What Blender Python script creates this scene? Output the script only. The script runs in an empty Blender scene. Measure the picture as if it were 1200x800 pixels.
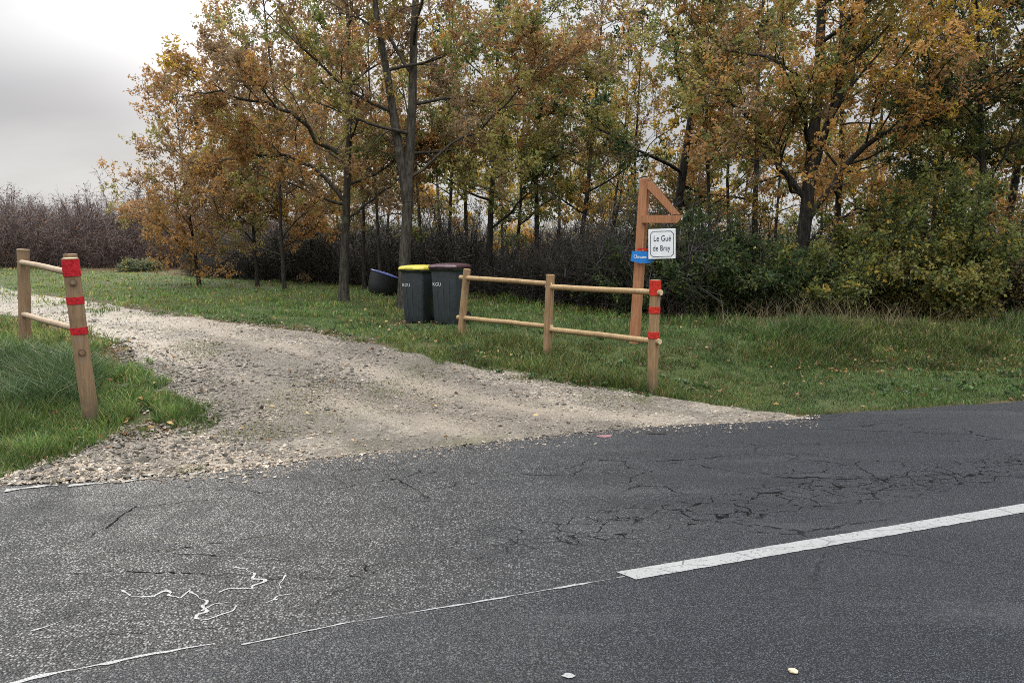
import bpy, bmesh, math
import numpy as np
from mathutils import Vector, Matrix
R = math.radians
scene = bpy.context.scene
COL = scene.collection
rng = np.random.default_rng(11)

# ------------------------------------------------------------------ camera
F = 867.0; CX, CY = 600.0, 400.0; EYE = 1.6; PITCH = math.atan(115 / F)
cam = bpy.data.cameras.new('camera'); cam.lens = F / 1200 * 36; cam.sensor_width = 36
cam.clip_start = 0.05; cam.clip_end = 4000
camo = bpy.data.objects.new('camera', cam); COL.objects.link(camo)
camo.location = (0, 0, EYE); camo.rotation_euler = (math.pi / 2 - PITCH, 0, 0)
scene.camera = camo
cp, sp = math.cos(PITCH), math.sin(PITCH)

def ray(px, py):
    a = (np.asarray(px, float) - CX) / F; b = (CY - np.asarray(py, float)) / F
    return a, cp + b * sp, -sp + b * cp
def at_depth(px, py, Y):
    rx, ry, rz = ray(px, py); t = Y / ry
    return np.array([rx * t, Y, EYE + rz * t])
def flat(px, py, z=0.0):
    rx, ry, rz = ray(px, py); t = (z - EYE) / rz
    return rx * t, ry * t

# ------------------------------------------------------------------ noise + terrain
def _hash(ix, iy, s):
    h = (ix.astype(np.int64) * 374761393 + iy.astype(np.int64) * 668265263 + s * 974711) & 0xffffffff
    h = ((h ^ (h >> 13)) * 1274126177) & 0xffffffff
    return ((h ^ (h >> 16)) & 0xffff) / 65535.0
def vnoise(x, y, s=0):
    x = np.asarray(x, float); y = np.asarray(y, float)
    ix = np.floor(x); iy = np.floor(y); fx = x - ix; fy = y - iy
    fx = fx * fx * (3 - 2 * fx); fy = fy * fy * (3 - 2 * fy)
    ix = ix.astype(np.int64); iy = iy.astype(np.int64)
    a = _hash(ix, iy, s); b = _hash(ix + 1, iy, s); c = _hash(ix, iy + 1, s); d = _hash(ix + 1, iy + 1, s)
    return (a + (b - a) * fx) * (1 - fy) + (c + (d - c) * fx) * fy
def fbm(x, y, s=0, o=4):
    v = 0; a = .5; t = 0
    for i in range(o):
        v = v + a * vnoise(x * 2 ** i, y * 2 ** i, s + i); t += a; a *= .5
    return v / t
def ss(a, b, v):
    t = np.clip((np.asarray(v, float) - a) / (b - a), 0, 1); return t * t * (3 - 2 * t)
def lin_interp(x, xs, ys):
    x = np.asarray(x, float); v = np.interp(x, xs, ys)
    v = np.where(x < xs[0], ys[0] + (x - xs[0]) * (ys[1] - ys[0]) / (xs[1] - xs[0]), v)
    return np.where(x > xs[-1], ys[-1] + (x - xs[-1]) * (ys[-1] - ys[-2]) / (xs[-1] - xs[-2]), v)

_e = [flat(*p) for p in [(-60, 573), (0, 570), (111, 564), (250, 553), (380, 537), (560, 521), (650, 510.5), (720, 504), (930, 490), (1200, 472)]]
EX = np.array([p[0] for p in _e]); EY = np.array([p[1] for p in _e])
# far ends follow the line of the road
EX = np.concatenate([[-120, EX[0] - 6], EX, [EX[-1] + 12, 160]]); EY = np.concatenate([[EY[0] - (120 + EX[2]) * .35, EY[0] - 6 * .33], EY, [EY[-1] + 12 * .27, EY[-1] + 12 * .27 + (148 - EX[-3]) * .34]])
o_ = np.argsort(EX); EX = EX[o_]; EY = EY[o_]
def edge(x): return lin_interp(x, EX, EY)
def centre(x): return 3.362 + .362 * (np.asarray(x, float) - .531)

def terrain(x, y):
    x = np.asarray(x, float); y = np.asarray(y, float)
    d = (y - edge(x)) * .945
    h = .30 * ss(.3, 4.2, d)
    h = h + .13 * ss(-2.2, -4.6, x) * ss(.5, 3.0, d) * (1 - ss(9, 16, d))
    w = ss(2.0, 3.4, x)
    h = h + w * (-.27 * np.exp(-((d - 2.3) / .75) ** 2) + .06 * np.exp(-((d - 3.7) / .6) ** 2))
    h = h - .16 * np.exp(-(((x + 5.0) / .8) ** 2 + ((y - 7.0) / .6) ** 2))      # hollow in the left verge
    h = h + .0035 * np.clip(d - 10, 0, 80)
    b = ss(.15, 1.2, d)
    h = h + b * .07 * (fbm(x * .8, y * .8, 3) - .5) + b * .03 * (vnoise(x * 3.1, y * 3.1, 9) - .5)
    nd = (centre(x) - 2.75) - y                                       # verge on the near side
    h = h + .10 * ss(.1, 2.0, nd)
    return np.where((d < 0.0) & (nd < 0), -.03, h)
def ground(px, py):
    rx, ry, rz = ray(px, py); z = np.full(np.shape(rx), .2); t = 0
    for i in range(25):
        t = np.clip((z - EYE) / np.minimum(rz, -1e-4), .1, 400); z = .5 * z + .5 * terrain(rx * t, ry * t)
    return rx * t, ry * t
def gpt(px, py):
    x, y = ground(px, py); x = float(x); y = float(y)
    return np.array([x, y, float(terrain(x, y))])

# wood edge (nearest line of the thicket), gravel outline
_w = [ground(*p) for p in [(-300, 312), (-100, 313), (0, 314), (150, 320), (250, 324), (330, 328), (430, 333), (480, 336), (560, 348), (650, 360), (740, 370), (800, 378), (900, 387), (1000, 390), (1100, 390), (1200, 384), (1500, 380)]]
WX = np.array([float(p[0]) for p in _w]); WY = np.array([float(p[1]) for p in _w])
o_ = np.argsort(WX); WX = WX[o_]; WY = WY[o_]
def woodedge(x): return np.interp(x, WX, WY)
_u = [ground(*p) for p in [(945, 489), (860, 477), (790, 470), (700, 456), (640, 446), (560, 431), (500, 419), (440, 405), (380, 393), (330, 385), (250, 376), (150, 363), (80, 351), (0, 337), (-80, 329)]]
UX = np.array([float(p[0]) for p in _u]); UY = np.array([float(p[1]) for p in _u]); o_ = np.argsort(UX); UX = UX[o_]; UY = UY[o_]
_l = [ground(*p) for p in [(258, 495), (222, 476), (172, 452), (168, 432), (150, 410), (110, 393), (60, 380), (0, 369), (-80, 358)]]
LX = np.array([float(p[0]) for p in _l]); LY = np.array([float(p[1]) for p in _l]); o_ = np.argsort(LX); LX = LX[o_]; LY = LY[o_]
_b = [ground(*p) for p in [(-60, 569), (0, 563), (40, 555), (62, 541), (120, 521), (190, 511), (235, 505), (258, 496)]]
BX = np.array([float(p[0]) for p in _b]); BY = np.array([float(p[1]) for p in _b]); o_ = np.argsort(BX); BX = BX[o_]; BY = BY[o_]
XTIP = LX[-1]
def wig(x, y, s): return .26 * (fbm(x * 1.7, y * 1.7, s) - .5) + .05 * (vnoise(x * 9, y * 9, s + 7) - .5)
def track_hi(x): return lin_interp(x, UX, UY)
def track_lo(x): return np.where(np.asarray(x) > XTIP, edge(x), lin_interp(x, LX, LY))
def shoulder_hi(x): return np.where(np.asarray(x) < BX[0], edge(x) + .12, np.interp(x, BX, BY))
def on_gravel(x, y, pad=0.0):
    w = wig(x, y, 40) * 1.6
    a = (y < track_hi(x) + w - pad) & (y > track_lo(x) - w * (np.asarray(x) < XTIP) + pad) & (y > edge(x))
    b = (x < XTIP) & (y > edge(x)) & (y < shoulder_hi(x) + w * .7 - pad)
    return a | b
# grassy strip between the wheel ruts
_m = [ground(*p) for p in [(190, 380), (145, 371), (100, 362), (50, 353), (0, 346), (-80, 336)]]
MX = np.array([float(p[0]) for p in _m]); MY = np.array([float(p[1]) for p in _m]); o_ = np.argsort(MX); MX = MX[o_]; MY = MY[o_]
def strip(x, y):
    c = lin_interp(x, MX, MY)
    w = np.interp(x, [MX[0], MX[2], MX[-2], MX[-1]], [1.5, 1.0, .55, .0])
    return (np.abs(y - c) < w + wig(x, y, 60) * 2.4) & (x < MX[-1])

# ------------------------------------------------------------------ mesh helpers
def raw_mesh(name, V, faces, mats, midx=None, col=None, smooth=False):
    """V (n,3); faces list of (k,m) int arrays, one per polygon size."""
    me = bpy.data.meshes.new(name)
    V = np.asarray(V, np.float32); me.vertices.add(len(V)); me.vertices.foreach_set('co', V.ravel())
    loops = np.concatenate([f.ravel() for f in faces]).astype(np.int32)
    tot = np.concatenate([np.full(len(f), f.shape[1], np.int32) for f in faces])
    st = np.concatenate([[0], np.cumsum(tot)[:-1]]).astype(np.int32)
    me.loops.add(len(loops)); me.loops.foreach_set('vertex_index', loops)
    me.polygons.add(len(tot)); me.polygons.foreach_set('loop_start', st); me.polygons.foreach_set('loop_total', tot)
    for m in mats: me.materials.append(m)
    if midx is not None: me.polygons.foreach_set('material_index', np.asarray(midx, np.int32))
    me.polygons.foreach_set('use_smooth', np.full(len(tot), smooth))
    if col is not None:
        at = me.attributes.new('tone', 'FLOAT_COLOR', 'POINT')
        c = np.ones((len(V), 4), np.float32); c[:, :3] = col; at.data.foreach_set('color', c.ravel())
    me.update(calc_edges=True); me.validate()
    return me
def link(name, me, parent=None, loc=None):
    o = bpy.data.objects.new(name, me); COL.objects.link(o)
    if parent is not None: o.parent = parent
    if loc is not None: o.location = loc
    return o
def tag(o, label=None, cat=None, group=None, kind=None):
    if label: o['label'] = label
    if cat: o['category'] = cat
    if group: o['group'] = group
    if kind: o['kind'] = kind
    return o
def empty(name, loc, rz=0.0):
    o = bpy.data.objects.new(name, None); COL.objects.link(o); o.location = [float(v) for v in loc]; o.rotation_euler = (0, 0, rz)
    o.empty_display_size = .2
    return o
class MB:
    """collects simple solids into ONE mesh"""
    def __init__(s): s.bm = bmesh.new()
    def box(s, c, size, rot=None, bevel=0.0):
        r = bmesh.ops.create_cube(s.bm, size=1.0)
        M = Matrix.Translation(Vector(c)) @ (rot.to_4x4() if rot is not None else Matrix()) @ Matrix.Diagonal((*size, 1))
        bmesh.ops.transform(s.bm, matrix=M, verts=r['verts'])
        if bevel:
            es = list({e for v in r['verts'] for e in v.link_edges})
            bmesh.ops.bevel(s.bm, geom=es, offset=bevel, segments=2, affect='EDGES', profile=.5)
        return s
    def tube(s, a, b, r0, r1=None, n=16, wob=0.0, seg=1, seed=0, cap=True):
        a = Vector(a); b = Vector(b); r1 = r0 if r1 is None else r1; d = (b - a).normalized()
        u = d.cross(Vector((0, 0, 1))) if abs(d.z) < .9 else d.cross(Vector((1, 0, 0)))
        u.normalize(); v = d.cross(u); rg = np.random.default_rng(seed); rings = []
        off = Vector((0, 0, 0))
        for i in range(seg + 1):
            t = i / seg; rr = r0 + (r1 - r0) * t; c = a.lerp(b, t)
            if 0 < i < seg and wob: off = off * .6 + (u * rg.normal() + v * rg.normal()) * wob
            elif i == seg: off = Vector((0, 0, 0))
            ring = []
            for k in range(n):
                th = 2 * math.pi * k / n; q = rr * (1 + (rg.normal() * wob * 2 if wob else 0))
                ring.append(s.bm.verts.new(c + off + (u * math.cos(th) + v * math.sin(th)) * q))
            rings.append(ring)
        for i in range(seg):
            for k in range(n):
                s.bm.faces.new((rings[i][k], rings[i][(k + 1) % n], rings[i + 1][(k + 1) % n], rings[i + 1][k])).smooth = True
        if cap:
            for r_ in (rings[0][::-1], rings[-1]): s.bm.faces.new([s.bm.verts.new(v_.co) for v_ in r_])
        return s
    def loft(s, rings, cap=True, smooth=True):
        vs = [[s.bm.verts.new(p) for p in r] for r in rings]; n = len(vs[0])
        for i in range(len(vs) - 1):
            for k in range(n):
                f = s.bm.faces.new((vs[i][k], vs[i][(k + 1) % n], vs[i + 1][(k + 1) % n], vs[i + 1][k])); f.smooth = smooth
        if cap:
            for r_ in (vs[0][::-1], vs[-1]): s.bm.faces.new([s.bm.verts.new(v_.co) for v_ in r_])
        return s
    def prism(s, pts, y0, y1):
        a = [s.bm.verts.new((x, y0, z)) for x, z in pts]; b = [s.bm.verts.new((x, y1, z)) for x, z in pts]
        n = len(pts); s.bm.faces.new(a); s.bm.faces.new(b[::-1])
        for k in range(n): s.bm.faces.new((a[k], b[k], b[(k + 1) % n], a[(k + 1) % n]))
        return s
    def build(s, name, mat, parent=None, loc=None):
        bmesh.ops.recalc_face_normals(s.bm, faces=s.bm.faces[:])
        me = bpy.data.meshes.new(name); s.bm.to_mesh(me); s.bm.free(); me.materials.append(mat)
        return link(name, me, parent, loc)
def text(name, body, size, mat, parent, loc, xs=1.0, ext=.001):
    cu = bpy.data.curves.new(name, 'FONT'); cu.body = body; cu.size = size; cu.extrude = ext; cu.align_x = 'CENTER'
    t = bpy.data.objects.new(name, cu); COL.objects.link(t)
    bpy.context.view_layer.update()
    me = bpy.data.meshes.new_from_object(t); bpy.data.objects.remove(t); bpy.data.curves.remove(cu)
    me.transform(Matrix.Translation(loc) @ Matrix.Rotation(math.pi / 2, 4, 'X') @ Matrix.Diagonal((xs, 1, 1, 1)))
    me.materials.clear(); me.materials.append(mat)
    return link(name, me, parent)

# ------------------------------------------------------------------ materials
def mat(name):
    m = bpy.data.materials.new(name); m.use_nodes = True; nt = m.node_tree
    return m, nt, nt.nodes['Principled BSDF'], nt.nodes['Material Output']
class NT:
    def __init__(s, nt): s.nt = nt
    def n(s, t, **kw):
        q = s.nt.nodes.new(t)
        for k, v in kw.items(): setattr(q, k, v)
        return q
    def l(s, a, b): s.nt.links.new(a, b)
    def set(s, sock, v):
        if hasattr(v, 'is_output') or isinstance(v, bpy.types.NodeSocket): s.l(v, sock)
        else: sock.default_value = v
    def coord(s): return s.n('ShaderNodeTexCoord').outputs['Object']
    def mapping(s, v, sc=(1, 1, 1), loc=(0, 0, 0), rot=(0, 0, 0)):
        m = s.n('ShaderNodeMapping'); s.l(v, m.inputs['Vector']); m.inputs['Scale'].default_value = sc; m.inputs['Location'].default_value = loc; m.inputs['Rotation'].default_value = rot
        return m.outputs[0]
    def noise(s, v, scale, detail=4, rough=.55, out='Fac'):
        q = s.n('ShaderNodeTexNoise'); s.l(v, q.inputs['Vector']); q.inputs['Scale'].default_value = scale; q.inputs['Detail'].default_value = detail; q.inputs['Roughness'].default_value = rough
        return q.outputs[out]
    def voro(s, v, scale, feature='F1', out='Distance', rnd=1.0):
        q = s.n('ShaderNodeTexVoronoi', feature=feature); s.l(v, q.inputs['Vector']); q.inputs['Scale'].default_value = scale; q.inputs['Randomness'].default_value = rnd
        return q.outputs[out]
    def math(s, op, a, b=0.0, c=0.0, clamp=False):
        q = s.n('ShaderNodeMath', operation=op, use_clamp=clamp); s.set(q.inputs[0], a); s.set(q.inputs[1], b); s.set(q.inputs[2], c); return q.outputs[0]
    def ramp(s, v, a, b, lo=0.0, hi=1.0):
        q = s.n('ShaderNodeMapRange', interpolation_type='SMOOTHSTEP'); s.set(q.inputs[0], v); q.inputs[1].default_value = a; q.inputs[2].default_value = b; q.inputs[3].default_value = lo; q.inputs[4].default_value = hi
        return q.outputs[0]
    def mix(s, f, a, b):
        q = s.n('ShaderNodeMix', data_type='RGBA'); s.set(q.inputs[0], f)
        s.set(q.inputs[6], a if not isinstance(a, tuple) else (*a[:3], 1)); s.set(q.inputs[7], b if not isinstance(b, tuple) else (*b[:3], 1)); return q.outputs[2]
    def bump(s, h, strength, dist):
        q = s.n('ShaderNodeBump'); s.l(h, q.inputs['Height']); q.inputs['Strength'].default_value = strength; q.inputs['Distance'].default_value = dist; return q.outputs[0]
    def sep(s, v): q = s.n('ShaderNodeSeparateXYZ'); s.l(v, q.inputs[0]); return q.outputs

def leafy(name, trans=.35, rough=.55, spec=.3, vary=.0):
    """colour comes from the 'tone' of each leaf or blade; some light passes through"""
    m, nt, p, out = mat(name); N = NT(nt)
    a = N.n('ShaderNodeAttribute', attribute_name='tone').outputs['Color']
    N.l(a, p.inputs['Base Color']); p.inputs['Roughness'].default_value = rough; p.inputs['Specular IOR Level'].default_value = spec
    if trans:
        t = N.n('ShaderNodeBsdfTranslucent'); N.l(a, t.inputs[0]); mx = N.n('ShaderNodeMixShader'); mx.inputs[0].default_value = trans
        N.l(p.outputs[0], mx.inputs[1]); N.l(t.outputs[0], mx.inputs[2]); N.l(mx.outputs[0], out.inputs[0])
    return m
M_leaf = leafy('leaf', .54, .5, .25)
M_grass = leafy('grass_blade', .30, .5, .3)
M_twig = leafy('twig', 0, .55, .28)
M_litter = leafy('dead_leaf', .15, .6, .25)
M_stone = leafy('pebble', 0, .42, .45)

def bark(name, a, b, lichen):
    m, nt, p, out = mat(name); N = NT(nt); c = N.coord()
    v = N.mapping(c, (1, 1, .22))
    n1 = N.noise(v, 22, 5, .6); n2 = N.noise(c, 5, 4); n3 = N.voro(v, 26)
    col = N.mix(N.ramp(n1, .35, .65), a, b); col = N.mix(N.ramp(n2, .56, .7, 0, .7), col, lichen)
    N.l(col, p.inputs['Base Color']); p.inputs['Roughness'].default_value = .9; p.inputs['Specular IOR Level'].default_value = .2
    N.l(N.bump(N.math('ADD', n1, n3), .9, .02), p.inputs['Normal']); return m
M_bark = bark('oak_bark', (.032, .027, .022), (.08, .069, .057), (.11, .112, .08))
M_bark_dark = bark('dark_bark', (.022, .019, .017), (.055, .047, .040), (.06, .065, .04))

def ground_mat():
    m, nt, p, out = mat('grassy_soil'); N = NT(nt); c = N.coord()
    a = N.n('ShaderNodeAttribute', attribute_name='tone').outputs['Color']
    n1 = N.noise(c, 1.3, 5); n2 = N.noise(c, 40, 4); n3 = N.noise(c, 9, 4)
    grass = N.mix(N.ramp(n2, .3, .7), (.020, .034, .010), (.060, .080, .024))
    grass = N.mix(N.ramp(n1, .5, .72, 0, .75), grass, (.070, .070, .028))
    grass = N.mix(N.ramp(n3, .58, .75, 0, .6), grass, (.075, .055, .03))
    lit = N.mix(N.ramp(n2, .35, .65), (.030, .022, .014), (.10, .06, .03))
    s = N.sep(a)
    N.l(N.mix(s[0], grass, lit), p.inputs['Base Color']); p.inputs['Roughness'].default_value = .9; p.inputs['Specular IOR Level'].default_value = .15
    N.l(N.bump(N.math('ADD', n2, n3), .8, .04), p.inputs['Normal']); return m
M_ground = ground_mat()

def gravel_mat():
    m, nt, p, out = mat('gravel_bed'); N = NT(nt); c = N.coord()
    big = N.noise(c, .55, 4); mid = N.noise(c, 3.2, 5, .6); v1 = N.voro(c, 70, 'F1', 'Color'); d1 = N.voro(c, 70); v2 = N.voro(c, 28, 'F1', 'Color'); d2 = N.voro(c, 28)
    s1 = N.sep(v1); s2 = N.sep(v2)
    col = N.mix(s1[0], (.075, .061, .046), (.27, .235, .185))
    col = N.mix(N.ramp(s2[1], .6, .75, 0, .8), col, N.mix(s2[0], (.085, .077, .066), (.32, .29, .24)))
    col = N.mix(N.ramp(big, .42, .6, 0, .55), col, (.265, .215, .16))       # sandy fines
    col = N.mix(N.ramp(mid, .52, .66, 0, .7), col, (.085, .068, .050))      # damp dirt
    col = N.mix(N.ramp(N.noise(N.mapping(c, (1, 1, 1), (7, 3, 0)), 1.1, 5), .57, .68, 0, .75), col, (.075, .075, .025))   # moss
    tn = N.sep(N.n('ShaderNodeAttribute', attribute_name='tone').outputs['Color']); dm = tn[0]
    col = N.mix(N.math('MULTIPLY', tn[1], .7), col, N.mix(s1[2], (.19, .155, .115), (.31, .26, .20)))
    col = N.mix(N.math('MULTIPLY', dm, .8), col, N.mix(s1[1], (.035, .028, .020), (.10, .085, .065)))
    N.l(col, p.inputs['Base Color']); p.inputs['Roughness'].default_value = .62; p.inputs['Specular IOR Level'].default_value = .35
    h = N.math('ADD', N.math('MULTIPLY', d1, -.6), N.math('MULTIPLY', d2, -1.0)); h = N.math('ADD', h, N.math('MULTIPLY', mid, 1.2))
    N.l(N.bump(h, .9, .025), p.inputs['Normal']); return m
M_gravel = gravel_mat()

def asphalt_mat():
    m, nt, p, out = mat('worn_asphalt'); N = NT(nt); c = N.coord()
    s = N.sep(c); x, y = s[0], s[1]; SC = 140
    # distance across the road from the centre line
    v = N.math('SUBTRACT', y, N.math('MULTIPLY_ADD', x, .362, 3.17))
    big = N.noise(c, .7, 4); mid = N.noise(c, 5, 4)
    g1 = N.voro(c, SC, 'F1', 'Color'); d1 = N.voro(c, SC); g2 = N.voro(c, 190, 'F1', 'Color'); fine = N.noise(c, 260, 3, .7)
    a = N.sep(g1); b = N.sep(g2)
    worn_sheen = N.math('MULTIPLY', N.ramp(v, -.12, .12, .38, 1.0), N.ramp(x, 2.0, -2.0), clamp=True)   # far lane, coarser towards the track mouth; also carries painted sun sheen
    lane = N.mix(N.ramp(v, -.05, .05), (.0195, .0235, .0325), (.0215, .025, .0325))
    col = N.mix(N.ramp(a[0], .45, .95, 0, .8), lane, (.062, .070, .085))
    col = N.mix(N.ramp(b[1], .75, .95, 0, .55), col, (.115, .118, .122))
    col = N.mix(N.ramp(d1, .30, .58, 0, .9), col, (.012, .012, .013))
    col = N.mix(N.ramp(big, .4, .68, 0, .2), col, (.050, .050, .050))
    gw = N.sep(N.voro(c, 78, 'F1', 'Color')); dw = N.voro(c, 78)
    cw = N.mix(N.ramp(gw[0], .25, .85), (.055, .054, .052), (.34, .335, .325)); cw = N.mix(N.ramp(dw, .30, .50, 0, .95), cw, (.010, .010, .010))  # exposed stone, lightened past its own tone to paint in sun glare
    col = N.mix(N.math('MULTIPLY', worn_sheen, N.ramp(mid, .3, .6, .55, .9)), col, cw)
    streak = N.noise(N.mapping(c, (.35, 2.4, 1), (0, 0, 0), (0, 0, R(-20))), 1.3, 5, .6)          # polished and oily wheel paths
    col = N.mix(N.ramp(streak, .50, .68, 0, .55), col, (.017, .0185, .021)); col = N.mix(N.ramp(streak, .46, .34, 0, .18), col, (.085, .086, .088))
    # alligator cracking along the inner wheel path
    nz = N.noise(c, 6, 3, .6, 'Color'); wv = N.n('ShaderNodeVectorMath', operation='MULTIPLY_ADD'); N.l(nz, wv.inputs[0]); wv.inputs[1].default_value = (.16, .16, 0); N.l(c, wv.inputs[2])
    rot = N.mapping(wv.outputs[0], (1, 1.7, 0), (0, 0, 0), (0, 0, R(-20)))
    e1 = N.voro(rot, 5.2, 'DISTANCE_TO_EDGE'); e2 = N.voro(rot, 2.3, 'DISTANCE_TO_EDGE'); e3 = N.voro(N.mapping(wv.outputs[0], (.55, 1.5, 0), (3, 1, 0), (0, 0, R(-20))), 1.1, 'DISTANCE_TO_EDGE')
    band = N.math('MULTIPLY', N.ramp(v, .36, .48), N.ramp(v, .98, .78))
    band = N.math('MULTIPLY', band, N.math('MULTIPLY', N.ramp(N.noise(c, 1.6, 3), .30, .42), N.ramp(x, -.9, .5)))
    band2 = N.math('MULTIPLY', N.math('MULTIPLY', N.math('MULTIPLY', N.ramp(v, .25, .5), N.ramp(v, 2.6, 2.2)), N.ramp(x, -2.2, .5, .35, 1.0)), N.ramp(N.noise(N.mapping(c, (1, 1, 1), (5, 9, 0)), .9, 3), .52, .60))
    brk = N.ramp(N.noise(c, 14, 2), .40, .48)
    crk = N.math('MULTIPLY', N.math('MULTIPLY', N.ramp(e1, .030, .014), band), brk)
    crk = N.math('MAXIMUM', crk, N.math('MULTIPLY', N.math('MULTIPLY', N.ramp(e2, .013, .006), band2), brk))
    crk = N.math('MAXIMUM', crk, N.math('MULTIPLY', N.math('MULTIPLY', N.ramp(e3, .0075, .003), brk), N.math('MULTIPLY', N.ramp(N.noise(c, .8, 2), .48, .58), N.ramp(v, -.6, .6, .3, 1.0))))
    col = N.mix(N.math('MULTIPLY', crk, .92), col, (.010, .010, .010))
    N.l(col, p.inputs['Base Color'])
    N.l(N.math('MULTIPLY_ADD', worn_sheen, -.15, N.ramp(mid, .3, .7, .46, .60)), p.inputs['Roughness']); N.l(N.math('MULTIPLY', N.math('MULTIPLY', N.math('MULTIPLY_ADD', crk, -1.0, 1.0), N.math('MULTIPLY_ADD', worn_sheen, .55, .30)), N.ramp(d1, .60, .25, .35, 1.0)), p.inputs['Specular IOR Level'])
    h = N.math('ADD', N.math('MULTIPLY', d1, -1.0), N.math('MULTIPLY', fine, .5)); h = N.math('ADD', h, N.math('MULTIPLY', a[1], .5)); h = N.math('ADD', h, N.math('MULTIPLY', N.math('SUBTRACT', gw[1], N.math('MULTIPLY', dw, 2.0)), N.math('MULTIPLY', worn_sheen, 1.6)))
    h = N.math('SUBTRACT', h, N.math('MULTIPLY', crk, 1.6))
    N.l(N.bump(h, .8, .010), p.inputs['Normal']); return m
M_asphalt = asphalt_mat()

def paint_mat():
    m, nt, p, out = mat('road_paint'); N = NT(nt); c = N.coord()
    n = N.noise(c, 60, 5, .7); n2 = N.noise(c, 9, 4); g = N.voro(c, 95, 'F1', 'Color'); s = N.sep(g)
    col = N.mix(n2, (.17, .17, .167), (.235, .235, .23)); col = N.mix(N.ramp(n, .55, .63), col, (.085, .085, .085))
    wv = N.mapping(c, (1, 3, 1), (0, 0, 0), (0, 0, R(-20))); e = N.voro(wv, 1.6, 'DISTANCE_TO_EDGE')
    col = N.mix(N.ramp(e, .012, .004, 0, .8), col, (.06, .06, .06))
    N.l(col, p.inputs['Base Color']); p.inputs['Roughness'].default_value = .6; N.l(N.bump(N.math('ADD', n, s[0]), .5, .004), p.inputs['Normal']); return m
M_paint = paint_mat()
def simple(name, col, rough=.5, spec=.5, nz=None, var=.25, bump=.0, metallic=0.0):
    m, nt, p, out = mat(name); N = NT(nt); c = N.coord()
    n = N.noise(c, nz or 30, 4); d = tuple(v * (1 - var) for v in col); e = tuple(min(1, v * (1 + var)) for v in col)
    N.l(N.mix(N.ramp(n, .3, .7), d, e), p.inputs['Base Color']); p.inputs['Roughness'].default_value = rough; p.inputs['Specular IOR Level'].default_value = spec; p.inputs['Metallic'].default_value = metallic
    if bump: N.l(N.bump(n, bump, .01), p.inputs['Normal'])
    return m
M_seal = simple('wet_glint_filler', (.24, .24, .235), .27, .6, 150, .5, .7)  # pale base colour paints in part of the sun glint on wet filler
M_edgefilm = simple('edge_glint_film', (.22, .215, .20), .6, .3, 50, .5, .4)  # pale colour painted in for sun glints along the wet road edge
M_tar = simple('tar_spot', (.012, .012, .013), .4, .5)
M_chalk = simple('pink_survey_paint', (.16, .08, .085), .7, .3, 60, .3)

def wood(name, a, b, dark, axis='z', scale=1.0, rough=.7, foot=False):
    m, nt, p, out = mat(name); N = NT(nt); c = N.coord()
    sc = {'z': (1, 1, .07), 'x': (.07, 1, 1)}[axis]
    v = N.mapping(c, tuple(q * scale for q in sc)); n1 = N.noise(v, 60, 5, .6); n2 = N.noise(c, 4, 4); n3 = N.noise(v, 160, 2); k = N.voro(c, 7)
    col = N.mix(N.ramp(n1, .3, .7), a, b); col = N.mix(N.ramp(n3, .62, .72, 0, .6), col, dark); col = N.mix(N.ramp(n2, .52, .72, 0, .4), col, dark)
    col = N.mix(N.ramp(k, .07, .03, 0, .75), col, dark)
    if foot:
        n5 = N.noise(c, 9, 4); zz_ = N.math('ADD', N.sep(c)[2], N.math('MULTIPLY', n5, -.5))
        col = N.mix(N.ramp(zz_, .12, -.22, 0, .8), col, (.062, .058, .034)); col = N.mix(N.ramp(n5, .56, .70, 0, .5), col, (.17, .165, .135))
    N.l(col, p.inputs['Base Color']); p.inputs['Roughness'].default_value = rough; p.inputs['Specular IOR Level'].default_value = .3
    N.l(N.bump(N.math('ADD', n1, n3), .5, .006), p.inputs['Normal']); return m
M_post = wood('treated_post', (.19, .115, .055), (.31, .20, .105), (.07, .045, .025), foot=True)
M_post_old = wood('weathered_post', (.165, .105, .058), (.25, .165, .095), (.06, .04, .025), foot=True)
M_rail = wood('pine_rail', (.26, .172, .085), (.37, .255, .13), (.10, .06, .03))
M_rail_old = wood('weathered_rail', (.24, .17, .11), (.36, .27, .18), (.09, .06, .04))
M_timber = wood('orange_timber', (.27, .115, .055), (.38, .175, .085), (.13, .055, .028))
M_cut = simple('end_grain', (.50, .40, .26), .8, .2, 60)
M_red = simple('red_paint', (.36, .016, .022), .75, .12, 55, .38, .3)
M_redo = simple('orange_red_paint', (.43, .030, .020), .75, .12, 55, .38, .3)
M_bolt = simple('rusty_ring', (.10, .065, .04), .7, .3)
M_bin = simple('grey_bin_plastic', (.030, .036, .042), .42, .5, 14, .15, .05)
M_bin_dark = simple('black_plastic', (.014, .014, .016), .5, .5)
M_yellow = simple('yellow_lid_plastic', (.42, .355, .045), .4, .5, 12, .12)
M_maroon = simple('maroon_lid_plastic', (.050, .021, .028), .25, .6, 12, .15)
M_blue_lid = simple('blue_rim_plastic', (.035, .055, .22), .3, .6, 12, .15)
M_white = simple('white_enamel', (.72, .73, .75), .3, .5, 10, .05)
M_navy = simple('navy_lettering', (.012, .016, .05), .4, .5)
M_sky_blue = simple('blue_sign_enamel', (.012, .17, .52), .35, .5, 20, .1)
M_print = simple('white_print', (.75, .75, .75), .5, .4)
M_emblem = simple('grey_white_print', (.58, .59, .60), .6, .3)
M_steel = simple('galvanised_steel', (.30, .30, .31), .4, .5, 40, .2, 0, .8)

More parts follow.
